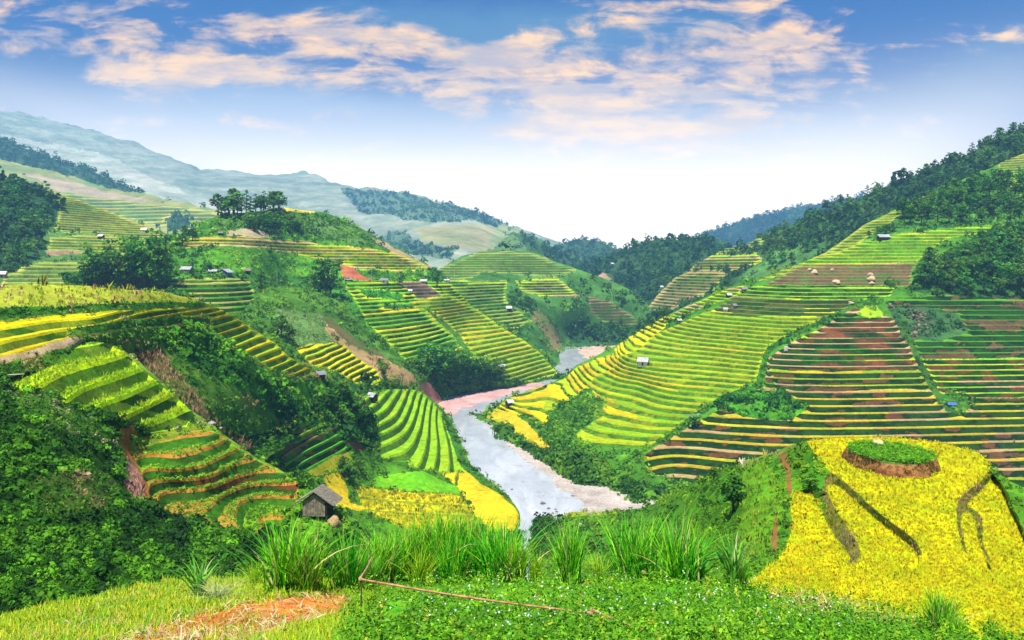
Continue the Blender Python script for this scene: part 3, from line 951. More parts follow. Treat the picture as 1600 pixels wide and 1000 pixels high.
Layer('dry_spur',
      top=[(360, 500), (380, 484), (400, 462), (420, 452), (440, 447), (465, 447), (500, 456), (530, 470), (548, 490), (565, 510), (590, 529), (620, 553), (645, 575), (665, 593), (690, 622), (706, 640)],
      bot=[(360, 590), (430, 640), (500, 690), (570, 710), (706, 730)],
      ctrl=[(440, 445, 430), (530, 465, 455), (565, 510, 440), (620, 553, 430), (660, 590, 430), (688, 628, 0, -75), (395, 470, 370), (430, 520, 330), (500, 560, 330), (560, 600, 345), (600, 600, 370), (640, 640, 0, -70), (500, 640, 290), (570, 680, 0, -66), (700, 680, 0, -84), (706, 720, 0, -90), (370, 560, 280)],
      covers=[Cover('slope', None, (.11, .27, .03), (.05, .15, .015), bush=1.5, bsize=8, bcol=B_MID),
              Cover('meadow', [(430, 480), (500, 490), (560, 540), (540, 560), (470, 545), (430, 520)], (.15, .29, .07), (.08, .19, .04), bush=1.2, bsize=6, bcol=[(.07, .20, .02), (.16, .30, .06), (.22, .33, .10)]),
              Cover('dry', [(505, 500), (530, 520), (560, 545), (600, 560), (640, 582), (655, 600), (640, 605), (600, 590), (560, 570), (530, 545), (505, 512)], (.50, .34, .16), (.34, .24, .09), bush=.30, bsize=6, bcol=B_DRY, bkind=1),
              Cover('path', [(500, 488), (520, 500), (560, 532), (600, 556), (590, 556), (550, 538), (512, 510)], (.15, .13, .05), (.09, .12, .03)),
              Cover('terr', [(462, 546), (520, 536), (538, 538), (560, 560), (590, 580), (596, 598), (560, 600), (520, 580), (485, 570)], (.4, .45, .02), terr=P_Y, h=1.8, fade=3, riser=(.14, .22)),
              Cover('bank', [(640, 612), (665, 596), (690, 624), (705, 640), (700, 670), (670, 660)], (.50, .20, .20), (.38, .17, .14), bush=.06, bsize=7, bcol=B_MID),
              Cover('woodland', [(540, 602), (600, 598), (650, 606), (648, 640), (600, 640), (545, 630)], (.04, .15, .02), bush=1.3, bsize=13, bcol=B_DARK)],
      mat=M_MID, step=2.2, amp=1.2, nscale=30.0, seed=15, rough_top=1.5)

Layer('terraced_hill',
      top=[(700, 668), (755, 647), (770, 635), (800, 618), (850, 602), (880, 591), (900, 571), (930, 556), (960, 542), (1000, 517), (1040, 493), (1080, 474), (1120, 456), (1160, 441), (1200, 429), (1250, 412), (1290, 395), (1310, 380), (1350, 352), (1400, 326), (1440, 308), (1500, 282), (1540, 266), (1600, 240), (1700, 196), (1850, 142)],
      bot=[(700, 700), (765, 690), (800, 725), (850, 755), (905, 790), (1000, 835), (1100, 845), (1850, 845)],
      ctrl=[(755, 647, 0, -74), (800, 617, 405), (850, 601, 440), (880, 590, 462), (900, 570, 476), (930, 556, 478), (960, 543, 480), (1000, 518, 490), (1080, 475, 480), (1160, 442, 475), (1290, 395, 492), (1440, 305, 560), (1600, 238, 600), (1850, 140, 600),
            (1202, 580, 352), (1100, 570, 375), (1016, 564, 391), (980, 557, 411), (968, 545, 450), (1115, 623, 339), (1055, 617, 349), (995, 602, 378), (950, 590, 404), (925, 580, 430), (1022, 665, 321), (944, 650, 342), (780, 640, 403), (800, 650, 386), (841, 680, 341),
            (765, 654, 0, -75), (800, 690, 0, -75), (850, 722, 0, -75), (905, 757, 0, -75), (1000, 790, 0, -75.5), (760, 690, 0, -82), (800, 722, 0, -83), (850, 754, 0, -84), (905, 788, 0, -85), (1000, 832, 0, -86),
            (1400, 759, 280), (1400, 699, 300), (1400, 622, 330), (1400, 559, 360), (1400, 489, 400), (1400, 431, 440), (1400, 362, 495), (1200, 699, 298), (1200, 759, 278), (1600, 759, 280), (1600, 699, 302), (1600, 622, 333), (1600, 559, 363), (1600, 489, 400), (1600, 431, 440), (1600, 340, 500), (1250, 489, 398), (1250, 440, 432),
            (1850, 759, 282), (1850, 600, 345), (1850, 440, 440), (1100, 760, 279), (1100, 840, 250), (1400, 840, 252), (1850, 840, 252), (1020, 740, 286), (955, 746, 283), (1000, 722, 292), (1040, 765, 277), (1200, 640, 325)],
      covers=[Cover('scrub', None, (.10, .30, .02), (.05, .18, .012), bush=.7, bsize=10, bcol=B_MID),
              Cover('upper', [(1290, 396), (1350, 353), (1400, 328), (1440, 309), (1460, 302), (1420, 330), (1370, 362), (1340, 384), (1300, 398), (1230, 428), (1180, 440)], (.36, .42, .05), (.24, .30, .04), terr=pal([((.36, .40, .05), 4), ((.30, .36, .04), 3), (TN, 1)], [(RG, 3), (RY, 3)]), h=1.9),
              Cover('slopes', [(1345, 378), (1400, 340), (1460, 305), (1540, 268), (1600, 250), (1850, 180), (1850, 350), (1560, 350), (1450, 358), (1380, 368)], (.08, .24, .03), (.04, .14, .02), bush=1.8, bsize=9, bcol=B_MID),
              Cover('strips', [(1560, 250), (1620, 235), (1850, 170), (1850, 230), (1600, 270), (1560, 275)], (.3, .38, .04), terr=P_HAZE, h=2.2),
              Cover('strips5', [(1580, 280), (1620, 270), (1850, 260), (1850, 300), (1600, 310), (1575, 300)], (.3, .38, .04), terr=P_YG, h=2.2),
              Cover('bright', [(1235, 414), (1300, 398), (1345, 380), (1400, 368), (1470, 358), (1550, 352), (1540, 362), (1480, 370), (1440, 400), (1430, 412), (1340, 414), (1255, 416)], (.3, .45, .02), terr=pal([((.40, .46, .01), 4), ((.26, .44, .01), 4), (Y1, 1)], [((.09, .24, .01), 3), ((.06, .17, .01), 3)]), h=2.0, riser=(0.3, 0.38), ez=0.22, fade=3),
              Cover('harvested', [(1195, 446), (1255, 415), (1340, 413), (1432, 410), (1420, 430), (1425, 446), (1300, 447), (1200, 449)], (.3, .2, .08), terr=pal([((.28, .22, .08), 3), ((.24, .26, .06), 3), (TN, 1)], [((.13, .09, .04), 3), ((.08, .13, .03), 3)]), h=1.7, riser=(0.42, 0.46), ez=0.12, fade=3),
              Cover('fresh', [(1160, 452), (1195, 446), (1300, 447), (1400, 448), (1390, 462), (1330, 470), (1200, 466), (1150, 464)], (.2, .45, .02), terr=pal([((.30, .50, .01), 4), ((.20, .42, .01), 2)], [((.04, .16, .01), 3), (DG, 3)]), h=1.9, riser=(0.36, 0.42), ez=0.2, fade=3),
              Cover('cut', [(1145, 464), (1200, 466), (1330, 470), (1325, 484), (1280, 500), (1130, 496), (1105, 490)], (.2, .24, .03), terr=pal([((.16, .22, .03), 4), (Y1, 2), ((.22, .18, .05), 3)], [((.06, .10, .015), 3), (DG, 3)], 14.0), h=1.9, riser=(0.42, 0.46), ez=0.14, fade=3),
              Cover('mid', [(1105, 488), (1140, 494), (1300, 496), (1262, 512), (1230, 530), (1200, 546), (1190, 570), (1185, 598), (1120, 625), (1090, 650), (1040, 690), (1000, 700), (935, 695), (895, 690), (900, 680), (940, 640), (925, 605), (900, 610), (840, 625), (820, 620), (890, 590), (930, 560), (990, 545), (1030, 520), (1075, 500)], (.4, .42, .02), terr=P_YG, h=1.65, riser=(0.24, 0.32), ez=0.26, fade=4),
              Cover('nose', [(770, 640), (800, 620), (880, 593), (905, 572), (935, 560), (968, 556), (960, 575), (930, 590), (905, 615), (870, 640), (850, 668), (820, 650), (780, 648)], (.5, .45, .02), terr=P_Y, h=1.6, fade=3),
              Cover('tip', [(980, 520), (1035, 495), (1055, 492), (1040, 510), (1000, 545), (965, 560), (960, 545)], (.5, .42, .05), terr=P_Y, h=1.6, fade=3),
              Cover('corner', [(1045, 493), (1080, 476), (1130, 454), (1162, 446), (1150, 462), (1100, 478), (1060, 498)], (.3, .45, .03), terr=pal([(TN, 2), (YG, 4), (G1, 2)], [(RG, 4)]), h=1.6, fade=3),
              Cover('paddy', [(755, 655), (770, 642), (800, 645), (830, 668), (866, 702), (850, 704), (800, 676)], (.66, .48, .015), (.5, .42, .02)),
              Cover('weeds', [(862, 642), (900, 618), (945, 622), (942, 650), (905, 670), (890, 690), (860, 700), (845, 680)], (.08, .28, .012), (.05, .18, .01), bush=2.0, bsize=9, bcol=B_LIGHT),
              Cover('shore', [(750, 660), (800, 682), (860, 716), (890, 700), (940, 715), (960, 745), (1010, 760), (1100, 762), (1100, 850), (700, 850), (700, 660)], (.06, .18, .02), (.025, .10, .012), bush=2.2, bsize=11, bcol=B_MID),
              Cover('dark', [(1330, 480), (1400, 500), (1420, 540), (1450, 590), (1480, 640), (1420, 636), (1230, 640), (1195, 600), (1200, 560), (1240, 535), (1290, 508)], (.12, .14, .03), terr=P_RED, h=2.1, riser=(0.52, 0.56), ez=0.1, fade=3),
              Cover('lowgreen', [(1205, 575), (1300, 578), (1440, 580), (1465, 610), (1330, 604), (1210, 604)], (.12, .14, .03), terr=P_DARK, h=2.1, riser=(0.46, 0.51), ez=0.14, fade=3),
              Cover('right', [(1385, 468), (1500, 462), (1850, 455), (1850, 560), (1600, 575), (1440, 565), (1415, 530), (1400, 500)], (.06, .16, .03), terr=pal([(G2, 4), ((.14, .22, .04), 3), (BR, 1)], [(DG, 4), (VG, 2), ((.11, .06, .03), 2)]), h=2.2, riser=(0.52, 0.56), ez=0.11, fade=4),
              Cover('right2', [(1440, 562), (1600, 560), (1850, 560), (1850, 625), (1600, 622), (1475, 622), (1455, 590)], (.3, .3, .03), terr=pal([(YG, 4), (G1, 2), (TN, 1)], [(VG, 3), (DG, 3), ((.12, .05, .025), 2)]), h=1.9, riser=(0.46, 0.51), ez=0.14, fade=3),
              Cover('low', [(1110, 650), (1190, 606), (1300, 606), (1465, 612), (1480, 622), (1850, 622), (1850, 800), (1070, 756), (1015, 738), (1005, 715), (1040, 690)], (.4, .3, .04), terr=P_LOW, h=2.1, fade=4, riser=(.46, .50), ez=.14),
              Cover('hump', [(1170, 613), (1230, 612), (1262, 640), (1235, 658), (1180, 655), (1120, 640), (1125, 618)], (.08, .30, .012), (.04, .18, .01), bush=1.1, bsize=11, bcol=[(.02, .12, .008), (.05, .24, .01), (.08, .33, .012)]),
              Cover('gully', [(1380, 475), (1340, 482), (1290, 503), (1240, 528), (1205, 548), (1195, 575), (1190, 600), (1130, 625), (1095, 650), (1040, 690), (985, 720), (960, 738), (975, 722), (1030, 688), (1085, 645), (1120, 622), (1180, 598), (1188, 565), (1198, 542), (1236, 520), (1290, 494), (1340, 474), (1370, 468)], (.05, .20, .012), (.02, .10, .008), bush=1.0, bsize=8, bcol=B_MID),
              Cover('patch', [(1335, 492), (1355, 476), (1368, 478), (1380, 494), (1360, 498)], (.34, .50, .012), (.24, .42, .012), bush=.4, bsize=6, bcol=B_LIGHT),
              Cover('drybush', [(1385, 480), (1440, 478), (1500, 490), (1515, 520), (1470, 535), (1410, 530), (1395, 500)], (.06, .15, .04), (.03, .10, .03), bush=1.0, bsize=9, bcol=[(.02, .09, .02), (.04, .14, .03), (.10, .17, .07), (.25, .20, .14)]),
              Cover('seam', [(1400, 500), (1412, 500), (1440, 560), (1482, 632), (1466, 632), (1430, 568)], (.06, .16, .02), (.03, .09, .01), bush=.6, bsize=7, bcol=B_DARK),
              Cover('nook', [(1470, 615), (1505, 612), (1520, 635), (1500, 648), (1475, 642)], (.05, .20, .02), (.03, .12, .01), bush=1.2, bsize=9, bcol=B_MID),
              Cover('wood', [(1415, 455), (1440, 425), (1480, 395), (1540, 360), (1600, 352), (1850, 340), (1850, 462), (1600, 464), (1500, 466)], (.03, .12, .02), (.02, .08, .015), bush=1.2, bsize=12, bcol=B_DARK)],
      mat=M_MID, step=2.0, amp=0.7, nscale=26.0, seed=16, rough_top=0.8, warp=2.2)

Layer('lower_fields',
      top=[(380, 706), (420, 682), (470, 652), (540, 628), (560, 616), (600, 609), (640, 607), (660, 612), (685, 632), (703, 652), (720, 690), (735, 724), (760, 747), (795, 775), (812, 799), (818, 845)],
      bot=[(380, 800), (430, 840), (520, 890), (818, 900)],
      ctrl=[(570, 620, 300), (640, 607, 0, -57), (700, 650, 0, -74), (580, 690, 275), (650, 735, 0, -67), (720, 690, 0, -74.8), (735, 725, 0, -74.8), (760, 748, 0, -74.8), (795, 776, 0, -74.8), (813, 801, 0, -74.8), (600, 775, 0, -71), (700, 780, 0, -73), (500, 765, 224), (420, 690, 205), (440, 690, 214), (480, 660, 235), (500, 720, 232), (540, 690, 252), (430, 760, 200), (560, 735, 0, -63), (700, 840, 0, -73.5), (820, 860, 0, -75.5), (560, 860, 0, -68), (620, 650, 0, -57), (660, 670, 0, -65), (540, 630, 272)],
      covers=[Cover('grass', None, (.10, .30, .012), (.05, .17, .01), bush=1.5, bsize=7, bcol=B_MID),
              Cover('terr', [(562, 622), (600, 611), (640, 608), (662, 616), (690, 645), (706, 690), (728, 735), (700, 738), (640, 730), (600, 715), (572, 690), (560, 650)], (.35, .45, .01), terr=P_GG, h=2.5, fade=3, riser=(.24, .34)),
              Cover('terr2', [(415, 690), (470, 662), (530, 668), (560, 690), (555, 712), (520, 716), (490, 740), (450, 730)], (.1, .3, .02), terr=pal([((.08, .34, .015), 4), ((.24, .42, .01), 2), ((.20, .17, .04), 2)], [(DG, 3), ((.15, .10, .04), 2), (RG, 2)]), h=2.2, fade=3, riser=(.22, .30)),
              Cover('yellowa', [(480, 736), (520, 712), (546, 706), (548, 716), (510, 742), (485, 745)], (.50, .48, .015), (.42, .44, .015), ns=.5),
              Cover('yellowb', [(505, 745), (530, 738), (540, 755), (545, 785), (580, 796), (560, 800), (520, 790)], (.62, .48, .012), (.56, .45, .012)),
              Cover('green', [(572, 752), (600, 742), (660, 736), (700, 756), (722, 760), (718, 770), (640, 768), (590, 762)], (.15, .46, .010), (.12, .40, .010)),
              Cover('yellow', [(552, 760), (590, 765), (650, 770), (716, 773), (735, 795), (745, 830), (640, 830), (570, 800)], (.62, .52, .005), (.48, .48, .006), bush=1.5, bsize=4, bkind=1, bcol=[(.40, .44, .005), (.56, .52, .005), (.64, .56, .006)]),
              Cover('dike', [(556, 777), (600, 782), (660, 785), (738, 790), (738, 792), (660, 788), (600, 785), (556, 780)], (.22, .30, .01), (.16, .24, .01), ns=0),
              Cover('dike2', [(565, 796), (640, 802), (745, 804), (745, 807), (640, 805), (565, 799)], (.22, .30, .01), (.16, .24, .01), ns=0),
              Cover('yellow2', [(690, 740), (730, 738), (770, 760), (800, 776), (820, 800), (815, 830), (760, 830), (725, 775), (715, 760)], (.56, .46, .012), (.44, .44, .012), terr=pal([((.60, .48, .012), 4), ((.46, .46, .012), 3)], [((.10, .20, .012), 3), ((.2, .22, .02), 2)]), h=1.7, fade=2, riser=(.12, .18)),
              Cover('mound', [(568, 735), (600, 722), (640, 720), (636, 738), (590, 746)], (.10, .30, .012), (.05, .16, .01), bush=.7, bsize=8, bcol=B_MID),
              Cover('soil', [(540, 690), (556, 684), (568, 706), (556, 708)], (.22, .09, .03), (.14, .09, .03)),
              Cover('bank', [(690, 640), (712, 672), (728, 720), (760, 745), (800, 770), (830, 800), (832, 812), (795, 780), (750, 755), (720, 730), (704, 690)], (.06, .20, .02), (.03, .12, .01), bush=1.0, bsize=8, bcol=B_MID)],
      mat=M_MID, step=2.0, amp=0.25, nscale=16.0, seed=17, rough_top=0.8, warp=1.5)

Layer('terraced_spur',
      top=[(-250, 438), (0, 444), (60, 442), (150, 449), (250, 456), (310, 469), (335, 480), (350, 487), (375, 500), (400, 518), (430, 535), (450, 555), (480, 572), (500, 586), (540, 612), (565, 628), (585, 655), (590, 690)],
      bot=[(-250, 600), (0, 590), (60, 577), (110, 568), (150, 556), (200, 574), (235, 602), (270, 634), (300, 662), (350, 703), (400, 735), (420, 715), (450, 695), (500, 680), (560, 690), (590, 700)],
      ctrl=[(0, 441, 130), (150, 446, 150), (310, 470, 190), (400, 518, 236), (490, 580, 256), (500, 590, 260), (560, 622, 276), (590, 690, 278), (0, 500, 105), (150, 525, 118), (330, 500, 195), (330, 560, 185), (420, 600, 214), (300, 640, 150), (350, 640, 168), (400, 690, 190), (430, 688, 206), (480, 663, 238), (540, 635, 264), (560, 680, 264), (-250, 438, 110), (-250, 540, 84), (-250, 600, 72), (200, 558, 140), (250, 540, 162), (0, 590, 82), (440, 560, 234), (380, 560, 205), (100, 480, 125), (350, 703, 162), (400, 735, 168), (235, 602, 140), (300, 662, 148), (150, 556, 124)],
      covers=[Cover('scrub', None, (.11, .24, .02), (.05, .13, .012), bush=1.5, bsize=8, bcol=[(.04, .14, .008), (.09, .22, .012), (.16, .27, .03), (.30, .22, .09)]),
              Cover('field', [(-250, 430), (0, 440), (60, 438), (150, 445), (250, 452), (322, 472), (318, 478), (200, 475), (100, 478), (0, 492), (-250, 500)], (.36, .42, .03), (.30, .36, .03), bush=.40, bsize=5, bcol=[(.22, .36, .015), (.34, .40, .03), (.50, .36, .12), (.52, .38, .2)], bkind=1),
              Cover('bushline', [(-250, 488), (0, 484), (40, 480), (100, 480), (200, 474), (322, 473), (318, 481), (200, 483), (110, 488), (40, 496), (-250, 510)], (.04, .17, .01), (.03, .11, .01), bush=1.3, bsize=8, bcol=B_DARK),
              Cover('top', [(-250, 512), (40, 498), (120, 490), (320, 481), (345, 482), (362, 490), (345, 496), (270, 494), (105, 512), (108, 528), (60, 548), (0, 562), (-250, 570)], (.5, .48, .02), terr=P_Y, h=1.15, fade=2.5, riser=(.26, .40)),
              Cover('dark', [(108, 512), (180, 505), (290, 498), (340, 500), (330, 506), (250, 512), (140, 522)], (.04, .16, .012), (.025, .10, .01), bush=1.0, bsize=8, bcol=B_DARK),
              Cover('path', [(135, 521), (210, 512), (300, 506), (300, 509), (210, 516), (140, 525)], (.40, .36, .08), (.30, .30, .05)),
              Cover('bare', [(0, 556), (60, 542), (105, 526), (132, 528), (130, 536), (60, 556), (0, 568)], (.52, .38, .22), (.42, .30, .15)),
              Cover('wrap', [(330, 500), (356, 492), (378, 504), (402, 520), (432, 538), (452, 557), (482, 575), (490, 584), (470, 590), (430, 580), (400, 560), (360, 545), (330, 520)], (.4, .45, .02), terr=P_YG, h=1.9, fade=3, riser=(.22, .32)),
              Cover('bush', [(225, 520), (300, 512), (330, 516), (360, 545), (400, 575), (440, 600), (480, 594), (520, 600), (560, 628), (584, 660), (570, 690), (500, 680), (430, 650), (370, 610), (300, 575), (260, 540)], (.05, .20, .012), (.02, .10, .008), bush=2.6, bsize=12, bcol=[(.022, .09, .006), (.045, .16, .008), (.085, .25, .010), (.14, .34, .012)]),
              Cover('bushlight', [(470, 596), (510, 598), (520, 620), (470, 640), (440, 615)], (.10, .32, .012), (.05, .2, .01), bush=1.0, bsize=12, bcol=B_LIGHT),
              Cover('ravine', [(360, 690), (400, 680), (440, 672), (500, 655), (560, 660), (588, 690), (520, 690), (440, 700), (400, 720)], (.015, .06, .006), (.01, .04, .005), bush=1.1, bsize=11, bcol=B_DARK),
              Cover('drystalks', [(215, 545), (262, 560), (270, 580), (300, 610), (330, 650), (350, 672), (400, 700), (370, 700), (320, 665), (280, 625), (240, 590), (205, 560)], (.28, .24, .09), (.14, .19, .04), bush=2.2, bsize=6, bcol=B_DRY, bkind=1)],
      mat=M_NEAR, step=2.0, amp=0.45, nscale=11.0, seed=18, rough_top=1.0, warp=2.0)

Layer('near_slope',
      top=[(-250, 575), (0, 566), (60, 556), (110, 548), (130, 536), (150, 532), (170, 535), (185, 541), (210, 556), (235, 581), (270, 613), (300, 641), (330, 663), (350, 681), (400, 716), (440, 736), (470, 751), (490, 771), (530, 801), (560, 831), (620, 885)],
      bot=[(-250, 1015), (0, 1005), (200, 965), (400, 940), (620, 940)],
      ctrl=[(0, 566, 92), (150, 532, 116), (235, 580, 117), (300, 640, 115), (350, 680, 110), (440, 735, 107), (468, 756, 105.5), (490, 771, 105), (530, 801, 102), (560, 831, 98), (60, 610, 84), (130, 640, 90), (200, 660, 98), (290, 668, 108), (205, 705, 97.5), (345, 678, 109), (330, 745, 99), (270, 730, 97), (250, 800, 88.5), (330, 818, 88), (400, 826, 93), (0, 700, 58), (150, 800, 58), (100, 700, 72), (0, 900, 36), (200, 900, 44), (380, 885, 64), (500, 885, 78), (0, 1000, 26), (300, 950, 40), (-250, 575, 78), (-250, 900, 30), (620, 930, 62), (180, 760, 80)],
      covers=[Cover('bush', None, (.025, .095, .006), (.012, .05, .004), bush=2.8, bsize=12, bcol=[(.010, .048, .004), (.020, .090, .005), (.045, .165, .007), (.095, .28, .009)]),
              Cover('edge', [(120, 545), (150, 530), (200, 545), (240, 580), (300, 640), (355, 682), (440, 735), (480, 755), (440, 742), (390, 722), (330, 680), (280, 640), (225, 590), (190, 556)], (.20, .34, .03), (.10, .2, .02), bush=.5, bsize=8, bcol=[(.10, .24, .012), (.18, .32, .015), (.36, .27, .12)]),
              Cover('t1', [(0, 572), (60, 558), (130, 540), (165, 536), (190, 546), (225, 582), (270, 618), (305, 648), (290, 668), (235, 676), (190, 650), (130, 640), (70, 612), (10, 604)], (.35, .46, .01), terr=pal([((.33, .58, .004), 4), ((.42, .60, .004), 2)], [((.06, .16, .006), 3), ((.11, .20, .012), 2), (DG, 2)], 60.0), h=1.9, fade=3, riser=(.30, .42), crop=(1.6, 4, [(.26, .50, .004), (.33, .58, .004), (.42, .62, .006)], 1)),
              Cover('mix', [(195, 690), (240, 680), (300, 665), (335, 672), (310, 680), (250, 690), (200, 712)], (.20, .26, .02), (.10, .17, .012), bush=.5, bsize=8, bcol=B_MID),
              Cover('t2', [(200, 712), (250, 692), (318, 672), (345, 682), (390, 716), (440, 740), (468, 756), (462, 790), (440, 825), (380, 830), (320, 818), (260, 800), (225, 770)], (.2, .3, .02), terr=P_T2, h=1.25, fade=3, riser=(.34, .42), crop=(1.3, 5, B_LIGHT, 0)),
              Cover('redpath', [(188, 668), (208, 664), (216, 680), (200, 690), (222, 740), (238, 778), (256, 802), (244, 804), (226, 780), (205, 735), (184, 700)], (.46, .15, .035), (.30, .12, .03), bush=.15, bsize=6, bcol=B_LIGHT),
              Cover('pink', [(186, 716), (204, 716), (224, 752), (226, 782), (204, 780), (192, 752)], (.42, .20, .16), (.14, .12, .04), bush=.9, bsize=6, bcol=[(.58, .28, .26), (.50, .24, .20), (.25, .2, .08)], bkind=1),
              Cover('dry', [(40, 755), (90, 740), (150, 735), (190, 755), (160, 790), (110, 812), (60, 800)], (.08, .13, .02), (.04, .09, .01), bush=2.6, bsize=9, bcol=[(.03, .11, .008), (.05, .16, .010), (.09, .20, .012), (.26, .20, .09)]),
              Cover('flowers', [(10, 612), (70, 618), (130, 648), (180, 672), (190, 700), (130, 690), (50, 660)], (.06, .17, .015), (.03, .10, .010), bush=2.6, bsize=9, bcol=[(.03, .12, .008), (.06, .19, .01), (.12, .24, .02), (.34, .34, .20)]),
              Cover('hutside', [(470, 757), (500, 770), (540, 808), (560, 835), (500, 850), (455, 845), (450, 820)], (.12, .33, .012), (.06, .20, .01), bush=.8, bsize=9, bcol=B_LIGHT)],
      mat=M_NEAR, step=2.0, amp=0.30, nscale=6.0, seed=19, rough_top=1.0, warp=2.0)

KN = -14.2


def smooth(poly, n=2):
    P = np.array(poly, float)
    for _ in range(n):
        Q = np.roll(P, -1, 0)
        P = np.stack([P * .75 + Q * .25, P * .25 + Q * .75], 1).reshape(-1, 2)
    return [tuple(q) for q in P]


